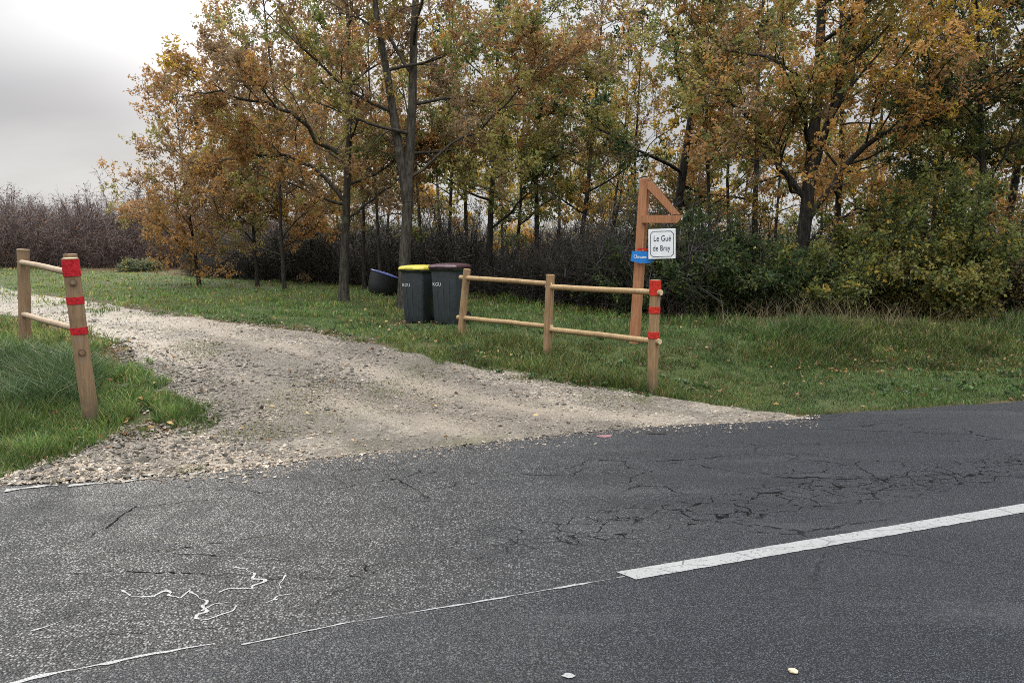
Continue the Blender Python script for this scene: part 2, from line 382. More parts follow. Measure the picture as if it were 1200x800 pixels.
# ------------------------------------------------------------------ sky + sun
SUN_EL, SUN_AZ = R(27), R(-22)          # azimuth clockwise from straight ahead (+Y)
SD = Vector((math.sin(SUN_AZ) * math.cos(SUN_EL), math.cos(SUN_AZ) * math.cos(SUN_EL), math.sin(SUN_EL)))
w = bpy.data.worlds.new('World'); scene.world = w; w.use_nodes = True; nt = w.node_tree; N = NT(nt)
for q in list(nt.nodes): nt.nodes.remove(q)
sky = N.n('ShaderNodeTexSky', sky_type='NISHITA'); sky.sun_disc = False; sky.sun_elevation = SUN_EL; sky.sun_rotation = SUN_AZ; sky.dust_density = 3
bg1 = N.n('ShaderNodeBackground'); N.l(sky.outputs[0], bg1.inputs[0]); bg1.inputs[1].default_value = .05
g = N.n('ShaderNodeTexCoord').outputs['Generated']; s = N.sep(g)
zz = N.math('ADD', N.math('MAXIMUM', s[2], 0.0), .22)
cmb = N.n('ShaderNodeCombineXYZ'); N.l(N.math('DIVIDE', s[0], zz), cmb.inputs[0]); N.l(N.math('DIVIDE', s[1], zz), cmb.inputs[1])
cl = N.noise(N.mapping(cmb.outputs[0], (.55, .9, 1), (3.1, 1.2, 0), (0, 0, R(18))), 1.0, 6, .5)
vm = N.n('ShaderNodeVectorMath', operation='DOT_PRODUCT'); N.l(g, vm.inputs[0]); vm.inputs[1].default_value = SD
glow = N.ramp(vm.outputs['Value'], .925, 1.0); glow2 = N.ramp(vm.outputs['Value'], .1, 1.0)
# a grey bank of cloud low on the left
bd = Vector((math.sin(R(-38)) * math.cos(R(9.5)), math.cos(R(-38)) * math.cos(R(9.5)), math.sin(R(9.5))))
dz = N.math('SUBTRACT', s[2], N.math('MULTIPLY_ADD', cl, .22, .0))
bank = N.math('MULTIPLY', N.ramp(dz, -.09, .03), N.ramp(dz, .15, .03))
az = N.math('ARCTAN2', s[0], s[1])
bank = N.math('MULTIPLY', bank, N.math('MULTIPLY', N.ramp(az, R(-19), R(-30)), N.ramp(az, R(-120), R(-60))))
ccol = N.mix(N.ramp(cl, .36, .62), (.74, .755, .785), (.97, .985, 1.0))
ccol = N.mix(N.math('MULTIPLY', bank, .95), ccol, (.60, .615, .66))
cie = N.math('MULTIPLY_ADD', N.math('POWER', N.math('MAXIMUM', s[2], 0.0), 2.6), 5.4, .42)   # overcast sky, brightest overhead
bg2 = N.n('ShaderNodeBackground'); N.l(ccol, bg2.inputs[0]); N.l(N.math('ADD', N.math('MULTIPLY_ADD', glow, .34, cie), N.math('MULTIPLY', glow2, .08)), bg2.inputs[1])
mx = N.n('ShaderNodeMixShader'); mx.inputs[0].default_value = .94; N.l(bg1.outputs[0], mx.inputs[1]); N.l(bg2.outputs[0], mx.inputs[2])
wo = N.n('ShaderNodeOutputWorld'); N.l(mx.outputs[0], wo.inputs[0])
sl = bpy.data.lights.new('sun', 'SUN'); sl.energy = 1.5; sl.angle = R(11); sl.color = (1, .93, .82)
so = bpy.data.objects.new('sun', sl); COL.objects.link(so); so.rotation_euler = (-SD).to_track_quat('-Z', 'Y').to_euler(); so.location = (-10, 20, 20)

# ------------------------------------------------------------------ ground, road, track
def axis_pts(parts):
    out = [parts[0][0]]
    for a, b, st in parts: out += list(np.arange(a + st, b + st * .5, st))
    return np.array(out)
gx = np.concatenate([-np.geomspace(26, 1500, 26)[::-1], np.arange(-25, 25, .16), np.geomspace(25.5, 1500, 26)])
gy = np.concatenate([-np.geomspace(3, 600, 14)[::-1], np.arange(-2.5, 30, .14), np.geomspace(30.2, 1800, 34)])
def grid_mesh(name, X, Y, Z, m, col=None, smooth=True):
    ny, nx = X.shape; idx = np.arange(nx * ny).reshape(ny, nx)
    f = np.stack([idx[:-1, :-1], idx[:-1, 1:], idx[1:, 1:], idx[1:, :-1]], -1).reshape(-1, 4)
    return raw_mesh(name, np.stack([X, Y, Z], -1).reshape(-1, 3), [f], [m], None, col, smooth)
X, Y = np.meshgrid(gx, gy); Z = terrain(X, Y)
lit = np.clip(ss(-.4, .8, Y - woodedge(X)), 0, 1) * (Y < 60)
bx, by = ground(462, 378); lit = np.maximum(lit, .9 * np.exp(-(((X - bx) / .45) ** 2 + ((Y - by) / .35) ** 2)))
lit = np.maximum(lit, .75 * ss(.35, .0, np.abs(Y - edge(X) - .03)))          # bare dirt along the asphalt
lit = np.maximum(lit, .8 * (on_gravel(X, Y, -.45) & (X < -1.5) & (X > -12)))
tone = np.stack([lit.ravel()] * 3, -1)
tag(link('ground', grid_mesh('ground', X, Y, Z, M_ground, tone)), kind='structure')

rx = np.concatenate([-np.geomspace(8, 118, 30)[::-1], np.arange(-7.8, 8, .12), np.geomspace(8.1, 150, 30)])
tt = np.linspace(0, 1, 26)
Xr, Tr = np.meshgrid(rx, tt); lo = centre(Xr) - 2.75; hi = edge(Xr) + .05 + .07 * (fbm(Xr * 3, Xr * 0, 77) - .5) + .04 * (vnoise(Xr * 14, Xr * 0, 78) - .5)
Yr = lo + (hi - lo) * Tr
Zr = .004 + .02 * np.sin(np.pi * Tr)
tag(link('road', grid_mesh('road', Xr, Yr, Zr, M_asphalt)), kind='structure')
def road_z(x, y):
    t = (y - (centre(x) - 2.75)) / (edge(x) + .05 - centre(x) + 2.75); return .004 + .02 * np.sin(np.pi * np.clip(t, 0, 1))

def rut(x, y):
    d = np.full(np.shape(x), 9.0)
    for pl in ([(-60, 333), (0, 341), (150, 372), (300, 402), (450, 442), (600, 478), (760, 492)], [(-60, 352), (0, 361), (120, 388), (260, 432), (400, 476), (560, 508)]):
        P = [np.array([float(q) for q in ground(*p)]) for p in pl]
        for a, b in zip(P[:-1], P[1:]):
            ab = b - a; t = np.clip(((x - a[0]) * ab[0] + (y - a[1]) * ab[1]) / (ab @ ab), 0, 1); d = np.minimum(d, np.hypot(x - a[0] - ab[0] * t, y - a[1] - ab[1] * t))
    return np.exp(-(d / .30) ** 2) * (.45 + .55 * ss(.3, .6, fbm(x * 1.4, y * 1.4, 101)))        # compacted wheel paths
def damp(x, y):
    u = -.68 * x + .73 * y; v = .73 * x + .68 * y                        # along / across the wheel tracks
    a = ss(.47, .62, fbm(u * .28 + 3, v * 1.25, 95)) * .75 + ss(.52, .66, fbm(x * 2.1, y * 2.1, 97)) * .45 + ss(.60, .70, vnoise(x * 7, y * 7, 98)) * .15
    return np.clip(a, 0, 1) * (1 - .7 * rut(x, y))
def gravel_sheet():
    DM = []; V = []; Fq = []; base = 0
    def strip_mesh(xs, lo, hi, n):
        nonlocal base
        T = np.linspace(0, 1, n); Xs, Ts = np.meshgrid(xs, T); Ys = lo[None] + (hi - lo)[None] * Ts
        Zs = terrain(Xs, Ys) + .012; e = edge(Xs)
        Zs = np.where(Ys < e + .25, np.maximum(Zs, .005 + .022 * ss(-.08, .25, Ys - e)), Zs)
        Zs[0] = np.where(lo < e[0] + .2, -.001, Zs[0]); DM.append(np.stack([damp(Xs, Ys).ravel(), rut(Xs, Ys).ravel(), 0 * Xs.ravel()], -1))
        idx = base + np.arange(Xs.size).reshape(Xs.shape); V.append(np.stack([Xs, Ys, Zs], -1).reshape(-1, 3))
        Fq.append(np.stack([idx[:-1, :-1], idx[:-1, 1:], idx[1:, 1:], idx[1:, :-1]], -1).reshape(-1, 4)); base += Xs.size
    xall = np.concatenate([-np.geomspace(12, 60, 40)[::-1], np.arange(-11.9, UX[-1], .05)])
    for right, xs in ((0, np.append(xall[xall < XTIP - .02], XTIP)), (1, np.append(XTIP, xall[xall > XTIP + .02]))):
     if 1:
      hi = track_hi(xs) + wig(xs, track_hi(xs), 40) * 1.6; lo = np.where((xs > XTIP) | bool(right), edge(xs) - .02 + .16 * (fbm(xs * 1.6, xs * 0, 5, 6) - .5), track_lo(xs) - wig(xs, track_lo(xs), 40) * 1.6)
      hi = np.maximum(hi, lo + .02); strip_mesh(xs, lo, hi, 90)
    xs = np.append(np.arange(BX[0] - 3, XTIP - .01, .04), XTIP); lo = edge(xs) - .02 + .16 * (fbm(xs * 1.6, xs * 0, 5, 6) - .5); hi = shoulder_hi(xs) + wig(xs, shoulder_hi(xs), 40) * 1.1
    hi = np.maximum(hi, lo + .03); strip_mesh(xs, lo, hi, 9)
    return raw_mesh('gravel_track', np.concatenate(V), Fq, [M_gravel], None, np.concatenate(DM), True)
tag(link('gravel_track', gravel_sheet()), kind='structure')

def ribbon_on_road(name, pts, width, m, dz=.004, seed=0, gap=0.0, step=.02, rough=.35):
    """a thin irregular sheet lying on the road along a line of ground points"""
    rg = np.random.default_rng(seed); V = []; Fq = []
    for pl in pts:
        P = np.array([flat(*p) for p in pl]); seg = np.linalg.norm(np.diff(P, axis=0), axis=1); s = np.concatenate([[0], np.cumsum(seg)])
        n = max(4, int(s[-1] / step)); u = np.linspace(0, s[-1], n); x = np.interp(u, s, P[:, 0]); y = np.interp(u, s, P[:, 1])
        tx = np.gradient(x); ty = np.gradient(y); L = np.hypot(tx, ty); nx, ny = -ty / L, tx / L
        j = (vnoise(u * 20, u * 0, seed) - .5) * width * rough * 2; x = x + nx * j; y = y + ny * j
        ww = width * (.15 + 1.7 * vnoise(u * 18, u * 0 + 3, seed) ** 1.5) * .5 * np.clip(np.minimum(np.arange(n), np.arange(n)[::-1]) / 3 + .15, 0, 1)
        keep = vnoise(u * 9, u * 0 + 9, seed + 4) > gap
        b = sum(len(v) for v in V); A = np.stack([x + nx * ww, y + ny * ww, road_z(x, y) + dz], -1); B = np.stack([x - nx * ww, y - ny * ww, road_z(x, y) + dz], -1)
        V.append(np.concatenate([A, B])); i = np.arange(n - 1)[keep[:-1]]
        Fq.append(np.stack([b + i, b + i + 1, b + n + i + 1, b + n + i], -1))
    return link(name, raw_mesh(name, np.concatenate(V), Fq, [m]))
zc = lambda L: [(x / 2.963, y / 2.963 + 530) for x, y in L]
tag(ribbon_on_road('road_joint', [[(-60, 826), (50, 799), (190, 771), (290, 754)]], .016, M_seal, .0025, 5, .10, .006, .22), kind='structure')
tag(ribbon_on_road('road_joint', [[(283, 762), (350, 748), (400, 737), (560, 711), (732, 681)]], .009, M_paint, .0025, 6, .04, .006, .25), kind='structure')
glint = [zc([(420, 495), (455, 512), (490, 522), (540, 508), (600, 502), (626, 522), (655, 492)]), zc([(655, 500), (690, 515), (725, 545), (690, 580), (720, 598), (790, 570), (880, 535), (965, 535), (1005, 505)]),
         zc([(700, 570), (750, 540), (795, 540)]), zc([(810, 415), (860, 420), (905, 462), (890, 490), (830, 492), (745, 497)]), zc([(990, 440), (970, 490)]), zc([(110, 640), (160, 625), (215, 600)])]
tag(ribbon_on_road('road_crack', glint, .011, M_seal, .0025, 9, .26, .005, 3.2), kind='structure')
tag(ribbon_on_road('road_edge_line', [[(-20, 577), (60, 571), (111, 568), (172, 562)], [(199, 557), (243, 553)], [(130, 562), (165, 559)]], .030, M_edgefilm, .006, 13, .15, .012, .9), kind='structure')
# the broken centre dash
def dash():
    a = np.array(flat(728, 681)); b = np.array(flat(1200, 599.5)); d = (b - a) / np.linalg.norm(b - a); n = np.array([-d[1], d[0]]); L = 7.0
    u = np.linspace(0, L, 260); hw = .052
    j1 = (vnoise(u * 40, u * 0, 1) - .5) * .006; j2 = (vnoise(u * 40, u * 0, 2) - .5) * .006
    A = a + d * u[:, None] + n * (hw + j1)[:, None]; B = a + d * (u + .05)[:, None] - n * (hw + j2)[:, None]
    V = np.concatenate([np.c_[A, road_z(A[:, 0], A[:, 1]) + .003], np.c_[B, road_z(B[:, 0], B[:, 1]) + .003]]); i = np.arange(259)
    return raw_mesh('road_marking', V, [np.stack([i, i + 260, i + 261, i + 1], -1)], [M_paint])
tag(link('road_marking', dash()), kind='structure')
def blotch(name, px, py, r, m, dz, seed):
    c = flat(px, py); rg = np.random.default_rng(seed); th = np.linspace(0, 2 * np.pi, 25)[:-1]; q = r * (.6 + .6 * vnoise(np.cos(th) * 2 + 5, np.sin(th) * 2 + 5, seed))
    x = c[0] + np.cos(th) * q * 1.3; y = c[1] + np.sin(th) * q; V = np.c_[x, y, road_z(x, y) + dz]
    return tag(link(name, raw_mesh(name, V, [np.arange(24)[None]], [m])), kind='structure')
blotch('road_tar_spot', 770, 508, .06, M_tar, .004, 3)
blotch('road_survey_mark', 708, 512, .05, M_chalk, .004, 6)
blotch('road_paint_speck', 666, 799, .018, M_paint, .004, 8)

# ------------------------------------------------------------------ fences
def red_bands(parent, c, axis, r, tops, m):
    for (a, b) in tops:
        MB().tube(c + axis * a, c + axis * b, r + .0032, n=24).build('red_band', m, parent)
def V3(a): return Vector([float(q) for q in a])

def right_fence():
    p0 = gpt(764, 461); p1 = gpt(641, 420); p2 = gpt(540, 394)
    root = empty('post_and_rail_fence', p0)
    tag(root, 'three-post pale wooden rail fence with red bands on its roadside post, beside the bins', 'fence')
    O = V3(p0)
    tops = [at_depth(768, 328, p0[1]), at_depth(645, 321.5, p1[1]), at_depth(547.5, 315, p2[1])]
    rad = [.056, .054, .052]; posts = []
    for i, (b, t) in enumerate(zip((p0, p1, p2), tops)):
        b = V3(b) - O; t = V3(t) - O; ax = (t - b).normalized()
        o = MB().tube(b - ax * .12, t - ax * .012, rad[i], rad[i] * .97, 20, .0018, 9, 31 + i).tube(t - ax * .012, t, rad[i] * .97, rad[i] * .86, 20).build('post', M_post, root)
        posts.append((b, t, ax))
        if i == 0:
            L = (t - b).length; h = lambda py: L * (460 - py) / 132.0
            red_bands(o, b, ax, rad[0], [(h(345.5), L - .004), (h(366), h(358.5)), (h(395), h(387.5))], M_redo)
            o['label'] = 'post banded three times in red paint'
    D = lambda px, py, i: V3(at_depth(px, py, (p0, p1, p2)[i][1])) - O
    def rail(a, b, ea, eb, s):
        d = (b - a).normalized(); o = MB().tube(a - d * ea, b + d * eb, .033, .030, 14, .0016, 10, s).build('rail', M_rail, root)
        for e, sg, rr in ((a - d * ea, -1, .033), (b + d * eb, 1, .030)):
            MB().tube(e, e + d * sg * .003, rr * .9, n=14).build('cut_end', M_cut, o)
    rail(D(546, 325.5, 2), D(644, 332.5, 1), .13, .05, 1); rail(D(644, 336, 1), D(767.5, 342.5, 0), .05, .085, 2)
    rail(D(543, 372.5, 2), D(643, 382.5, 1), .13, .05, 3); rail(D(643, 385.5, 1), D(766, 399.5, 0), .05, .085, 4)
    return p0, p1, p2
PR = right_fence()

def left_fence():
    p0 = gpt(107, 497); p1 = gpt(30, 404); Y0 = p0[1]; Y1 = p1[1]
    root = empty('post_and_rail_fence', p0); O = V3(p0)
    tag(root, 'two-post weathered wooden rail fence whose red-banded front post leans left, in long grass', 'fence')
    t0 = V3(at_depth(82, 303, Y0 - .05)) - O; b0 = V3(p0) - O; ax = (t0 - b0).normalized(); L = (t0 - b0).length
    r = .0625
    o = MB().tube(b0 - ax * .15, t0, r * 1.02, r * .98, 22, .0016, 10, 5).build('post', M_post_old, root); o['label'] = 'leaning post banded in red paint'
    h = lambda py: L * (495 - py) / (495 - 303.0)
    red_bands(o, b0, ax, r * .985, [(h(322.5), L - .006), (h(354), h(346)), (h(388.5), h(380.5))], M_red)
    MB().tube(t0, t0 + ax * .006, r * .9, n=22).build('cut_end', M_cut, o)
    # the short second post strapped behind it
    off = Vector((-.060, .108, .0)); MB().tube(b0 + off + ax * .62, t0 + off + ax * .035, .052, .052, 16, .002, 6, 8).build('backing_post', M_post_old, root)
    t1 = V3(at_depth(27, 292, Y1)) - O; b1 = V3(p1) - O; a1 = (t1 - b1).normalized()
    MB().tube(b1 - a1 * .12, t1 - a1 * .015, .064, .062, 22, .0018, 10, 6).tube(t1 - a1 * .015, t1, .066, .062, 22).build('post', M_post_old, root)
    D = lambda px, py, Y: V3(at_depth(px, py, Y)) - O
    for (a, b, s) in ((D(25, 307, Y1), D(84.7, 320, Y0 - .04), 1), (D(27, 368.5, Y1), D(96, 387, Y0 - .03), 2)):
        d = (b - a).normalized(); o2 = MB().tube(a - d * .14, b + d * .03, .030, .028, 16, .0018, 10, 20 + s).build('rail', M_rail_old, root)
        # tenon end, showing through on the road face of the post
        e = b + d * .0; f = Vector((-.03, -1, .0)).normalized()
        for rr, q, m in ((.030, .0035, M_bolt), (.021, .0065, M_post_old)):
            pass
    for py, px in ((329, 84.7), (409, 96.5)):
        c = b0 + ax * h(py + 0); vd = (Vector((0, 0, EYE)) - (O + c)); vd -= ax * vd.dot(ax); vd.normalize()
        MB().tube(c + vd * (r - .012), c + vd * (r + .006), .030, n=18).build('bolt_ring', M_bolt, o)
        MB().tube(c + vd * (r - .010), c + vd * (r + .010), .019, n=16).build('tenon_end', M_post_old, o)
    return p0, p1
PL = left_fence()

# ------------------------------------------------------------------ sign post
def sign_post():
    p = gpt(743.5, 402); Y = p[1]; O = V3(p); k = Y / F
    root = empty('sign_post', p); tag(root, 'tall orange timber sign post with braced arm, white name plate and blue plate', 'sign post')
    yaw = R(-30); t = V3(at_depth(756, 209, Y)) - O; lean = t.x; H = t.z
    rot = Matrix.Rotation(yaw, 3, 'Z'); sh = lean / H
    W = .085; c4 = [Vector((-W, -W, 0)) * .66, Vector((W, -W, 0)) * .66, Vector((W, W, 0)) * .66, Vector((-W, W, 0)) * .66]
    m = MB(); rings = []
    for z in (-.15, H - .02, H):
        q = .93 if z == H else 1.0; rings.append([rot @ (v * q) + Vector((sh * z, 0, z)) for v in c4])
    m.loft(rings, True, False).build('post', M_timber, root)
    zA = (V3(at_depth(775, 257, Y)) - O).z; aY = -W - .005
    def P(px, py): q = V3(at_depth(px, py, Y)) - O; return (q.x, q.z)
    MB().prism([P(751, 252.5), P(798, 252.5), P(791, 261.5), P(751, 261.5)], aY - .045, aY + .045).build('arm', M_timber, root)
    MB().prism([P(757, 213.5), P(763, 213.5), P(795, 251.6), P(785, 251.6), P(757, 222)], aY - .028, aY + .035).build('brace', M_timber, root)
    # white name plate
    x0, z1 = P(758, 268.5); x1, z0 = P(788, 303); cx, cz = (x0 + x1) / 2, (z0 + z1) / 2; hw, hh = (x1 - x0) / 2, (z1 - z0) / 2
    pl = empty('name_plate', (cx, aY - .06, cz), R(-6)); pl.parent = root; pl.rotation_euler = (0, R(-1.5), R(-6))
    MB().box((0, 0, 0), (2 * hw, .012, 2 * hh), None, .004).build('plate', M_white, pl)
    b = MB(); iw, ih, n_, tk = hw - .026, hh - .030, .035, .0065
    loop = [(-iw + n_, ih), (iw - n_, ih), (iw, ih - n_), (iw, -ih + n_), (iw - n_, -ih), (-iw + n_, -ih), (-iw, -ih + n_), (-iw, ih - n_)]
    for i in range(8):
        a = Vector((loop[i][0], 0, loop[i][1])); c = Vector((loop[(i + 1) % 8][0], 0, loop[(i + 1) % 8][1])); d = c - a; th = math.atan2(d.z, d.x)
        b.box((a + c) / 2 + Vector((0, -.0075 - .0003 * (i % 2), 0)), (d.length + tk * .6, .002, tk), Matrix.Rotation(-th, 3, 'Y'))
    b.build('border', M_navy, pl)
    text('lettering', 'Le Gué', .105, M_navy, pl, Vector((.004, -.0075, .038)), .74); text('lettering', 'de Bray', .105, M_navy, pl, Vector((-.006, -.0075, -.088)), .70)
    for q in (.6, -.6): MB().box((-hw * .4, .036, hh * q), (.03, .06, .03)).build('bracket', M_steel, pl)
    # blue plate, notched like a pennant
    bx, bz = P(752, 301); bp = empty('direction_plate', (bx, -W - .02, bz), R(4)); bp.parent = root; bp.rotation_euler = (0, R(2), R(4))
    MB().prism([(-.150, .075), (.165, .070), (.185, -.01), (.10, -.075), (-.03, -.085), (-.165, -.055)], -.006, .006).build('plate', M_sky_blue, bp)
    text('lettering', 'Chevaux', .062, M_print, bp, Vector((-.042, -.0075, -.018)), .80)
    MB().tube((-.01, -.012, .085), (-.01, .01, .085), .012, n=10).build('screw', M_steel, bp); MB().tube((.0, -.012, -.073), (.0, .0, -.073), .010, n=10).build('screw', M_steel, bp)
    MB().box((-.005, .004, .098), (.15, .006, .035)).build('red_tab', M_redo, bp)
    return p
PS = sign_post()

# ------------------------------------------------------------------ bins and tub
def rrect(w, d, r, z, n=5):
    out = []
    for (sx, sy, a0) in ((1, 1, 0), (-1, 1, 90), (-1, -1, 180), (1, -1, 270)):
        for k in range(n):
            a = R(a0 + 90 * k / (n - 1)); out.append(Vector((sx * (w / 2 - r) + r * math.cos(a), sy * (d / 2 - r) + r * math.sin(a), z)))
    return out
def wheelie_bin(px, py, Y, label, lid_mat, yaw, s=1.0):
    x = float((px - CX) / F * math.hypot(Y, .0) * 1.0); x = float(at_depth(px, py, Y)[0]); z = float(terrain(x, Y))
    root = empty('wheelie_bin', (x, Y, z), yaw); tag(root, label, 'bin', 'wheelie bins behind the fence'); root.scale = (s, s, s)
    m = MB(); m.loft([rrect(.36, .40, .05, .03), rrect(.40, .44, .06, .10), rrect(.455, .49, .06, .84), rrect(.455, .49, .06, .862), rrect(.50, .535, .05, .866), rrect(.50, .535, .05, .895)], True)
    for sx in (-.12, 0, .12):
        m.loft([[Vector((sx * .82 - .012, -.20, .10)), Vector((sx * .82 + .012, -.20, .10)), Vector((sx * .82 + .010, -.226, .12)), Vector((sx * .82 - .010, -.226, .12))],
                [Vector((sx - .012, -.22, .74)), Vector((sx + .012, -.22, .74)), Vector((sx + .010, -.247, .72)), Vector((sx - .010, -.247, .72))]], True, False)
    m.build('body', M_bin, root)
    l = MB().loft([rrect(.51, .56, .06, .897), rrect(.52, .57, .06, .905), rrect(.52, .57, .06, .93), rrect(.48, .53, .07, .955), rrect(.30, .34, .08, .972)], True)
    l.box((-.15, -.30, .915), (.12, .05, .022), None, .008).box((.15, -.30, .915), (.12, .05, .022), None, .008)
    l.build('lid', lid_mat, root)
    MB().tube((-.22, .315, .90), (.22, .315, .90), .014, n=12).box((-.2, .29, .89), (.03, .07, .03)).box((.2, .29, .89), (.03, .07, .03)).build('handle', M_bin_dark, root)
    for sx in (-.215, .215):
        o = MB().tube((sx - .024, .17, .10), (sx + .024, .17, .10), .10, n=22).build('wheel', M_bin_dark, root)
        MB().tube((sx - .027, .17, .10), (sx + .027, .17, .10), .045, n=14).build('hub', M_bin, o)
    MB().box((-.12, -.185, .035), (.13, .04, .07), None, .01).build('foot', M_bin_dark, root)
    MB().box((.12, -.185, .035), (.13, .04, .07), None, .01).build('foot', M_bin_dark, root)
    text('emblem', 'KGU', .074, M_emblem, root, Vector((-.105, -.2445, .62)), 1.0, .002)
    return root
B1 = wheelie_bin(492.5, 379, 12.3, 'dark grey wheelie bin with a bright yellow lid beside the oak trunk', M_yellow, R(-27), .98)
B2 = wheelie_bin(528, 379, 11.95, 'dark grey wheelie bin with a maroon lid right behind the fence post', M_maroon, R(-25), 1.0)

def tub():
    Y = 18.6; p = at_depth(447, 337, Y); z = float(terrain(p[0], Y)); root = empty('garden_tub', (p[0], Y, z + .06), R(20)); root.rotation_euler = (R(-7), R(19), 0)
    tag(root, 'dark round tub with a blue rim lying tilted in the grass left of the bins', 'tub')
    ring = lambda r, z, s=1.0: [Vector((r * math.cos(a), r * s * math.sin(a), z)) for a in np.linspace(0, 2 * math.pi, 33)[:-1]]
    MB().loft([ring(.27, -.10), ring(.345, .0), ring(.395, .16, .96), ring(.42, .34, .97), ring(.425, .45)]).build('body', M_bin_dark, root)
    MB().loft([ring(.432, .435), ring(.445, .445), ring(.447, .465), ring(.42, .478), ring(.26, .505), ring(.10, .515)]).build('lid', M_blue_lid, root)
tub()
def pebble_thing():
    p = flat(929, 794); m = MB(); r = bmesh.ops.create_icosphere(m.bm, subdivisions=3, radius=1.0)
    for v in r['verts']:
        v.co = Vector((v.co.x * .019, v.co.y * .012, v.co.z * .009)) * (1 + .25 * (float(vnoise(v.co.x * 2 + 4, v.co.y * 2 + v.co.z * 2, 2)) - .5))
    for f in m.bm.faces: f.smooth = True
    o = m.build('pebble', M_cut, None, (p[0], p[1], float(road_z(p[0], p[1])) + .008)); o.rotation_euler = (0, 0, R(-20))
    tag(o, 'small pale pebble lying alone on the asphalt', 'pebble')
pebble_thing()

# ------------------------------------------------------------------ vegetation toolkit
def unit(v): return v / np.maximum(np.linalg.norm(v, axis=-1, keepdims=True), 1e-9)
class Veg:
    """tubes (wood), twigs and leaves, gathered as arrays"""
    def __init__(s, seed): s.g = np.random.default_rng(seed); s.W = []; s.WF = []; s.nw = 0; s.T = []; s.L = []
    def tube(s, P, r, n):
        P = np.asarray(P); t = unit(np.gradient(P, axis=0)); ref = np.where(np.abs(t[:, 2:3]) > .9, np.array([[1., 0, 0]]), np.array([[0, 0, 1.]]))
        u = unit(np.cross(t, ref)); v = np.cross(t, u); th = np.arange(n) * 2 * np.pi / n
        V = P[:, None] + (u[:, None] * np.cos(th)[None, :, None] + v[:, None] * np.sin(th)[None, :, None]) * np.asarray(r)[:, None, None]
        i = s.nw + np.arange(len(P) * n).reshape(len(P), n); j = np.roll(i, -1, 1)
        s.W.append(V.reshape(-1, 3)); s.WF.append(np.stack([i[:-1], j[:-1], j[1:], i[1:]], -1).reshape(-1, 4)); s.nw += V.shape[0] * n
    def wander(s, p, d, L, n, wob, up):
        P = [np.array(p, float)]; d = unit(np.array(d, float))
        for i in range(n):
            d = unit(d + s.g.normal(size=3) * wob + np.array([0, 0, up])); P.append(P[-1] + d * L / n)
        return np.array(P)
    def along(s, P, u):
        k = np.clip(u * (len(P) - 1), 0, len(P) - 1.001); i = k.astype(int); f = (k - i)[:, None]
        return P[i] * (1 - f) + P[i + 1] * f, unit(P[i + 1] - P[i])
def twig_mesh(S, E, r, col):
    """straight three-sided twigs from S to E"""
    n = len(S); d = unit(E - S); ref = np.where(np.abs(d[:, 2:3]) > .9, np.array([[1., 0, 0]]), np.array([[0, 0, 1.]])); u = unit(np.cross(d, ref)); v = np.cross(d, u)
    r = np.broadcast_to(np.asarray(r, float), (n,))[:, None]; A = [S + (u * math.cos(a) + v * math.sin(a)) * r for a in (0, 2.094, 4.189)]; B = [E + (u * math.cos(a) + v * math.sin(a)) * r * .45 for a in (0, 2.094, 4.189)]
    V = np.stack(A + B, 1).reshape(-1, 3); b = np.arange(n)[:, None] * 6
    Fq = np.concatenate([b + np.array([[k, (k + 1) % 3, 3 + (k + 1) % 3, 3 + k]]) for k in range(3)])
    return V, Fq, np.repeat(np.broadcast_to(col, (n, 3)), 6, 0)
def leaf_mesh(C, D, size, col, g, wide=.55):
    """folded diamond leaves at C pointing along D"""
    n = len(C); D = unit(D); ref = unit(g.normal(size=(n, 3))); S = unit(np.cross(D, ref)); Nn = np.cross(S, D); size = size[:, None]
    f = (g.random((n, 1)) * .35 + .05) * size
    V = np.stack([C, C + D * size * .5 + S * size * wide * .5 + Nn * f, C + D * size, C + D * size * .5 - S * size * wide * .5 + Nn * f], 1).reshape(-1, 3)
    b = np.arange(n)[:, None] * 4
    return V, b + np.array([[0, 1, 2, 3]]), np.repeat(col, 4, 0)
def pick(g, pal, n):
    c = np.array([p[0] for p in pal]); w_ = np.array([p[1] for p in pal], float); return c[g.choice(len(pal), n, p=w_ / w_.sum())]
RUST, ORANGE, BROWN, OLIVE, GREEN, YELLOW, DGREEN, TAN = (.35, .195, .08), (.46, .255, .08), (.26, .175, .095), (.29, .25, .075), (.15, .175, .05), (.45, .30, .05), (.032, .055, .018), (.30, .20, .10)
PAL = {
    'rust': [(RUST, 4), (ORANGE, 2.5), (BROWN, 3), (OLIVE, 1.5), (YELLOW, .3)],
    'brown': [(BROWN, 3), (RUST, 2.5), (OLIVE, 3.5), (GREEN, 1)],
    'flame': [(ORANGE, 2.2), (RUST, 4.5), (OLIVE, 2), (BROWN, 2.5)],
    'olive': [(OLIVE, 5), (GREEN, 6), (DGREEN, 2), (BROWN, .8), (YELLOW, 1.0), (ORANGE, .8)],
    'amber': [(ORANGE, 3.5), (RUST, 2.2), (OLIVE, 4.0), (GREEN, 2.5), (BROWN, 1), (YELLOW, .8)],
    'green': [(GREEN, 4), (DGREEN, 4), (OLIVE, 2)],
    'gold': [(YELLOW, 4), (ORANGE, 2), (OLIVE, 3)],
    'lime': [((.15, .17, .03), 3), (GREEN, 4), (YELLOW, .7), (DGREEN, 2.5)],
}
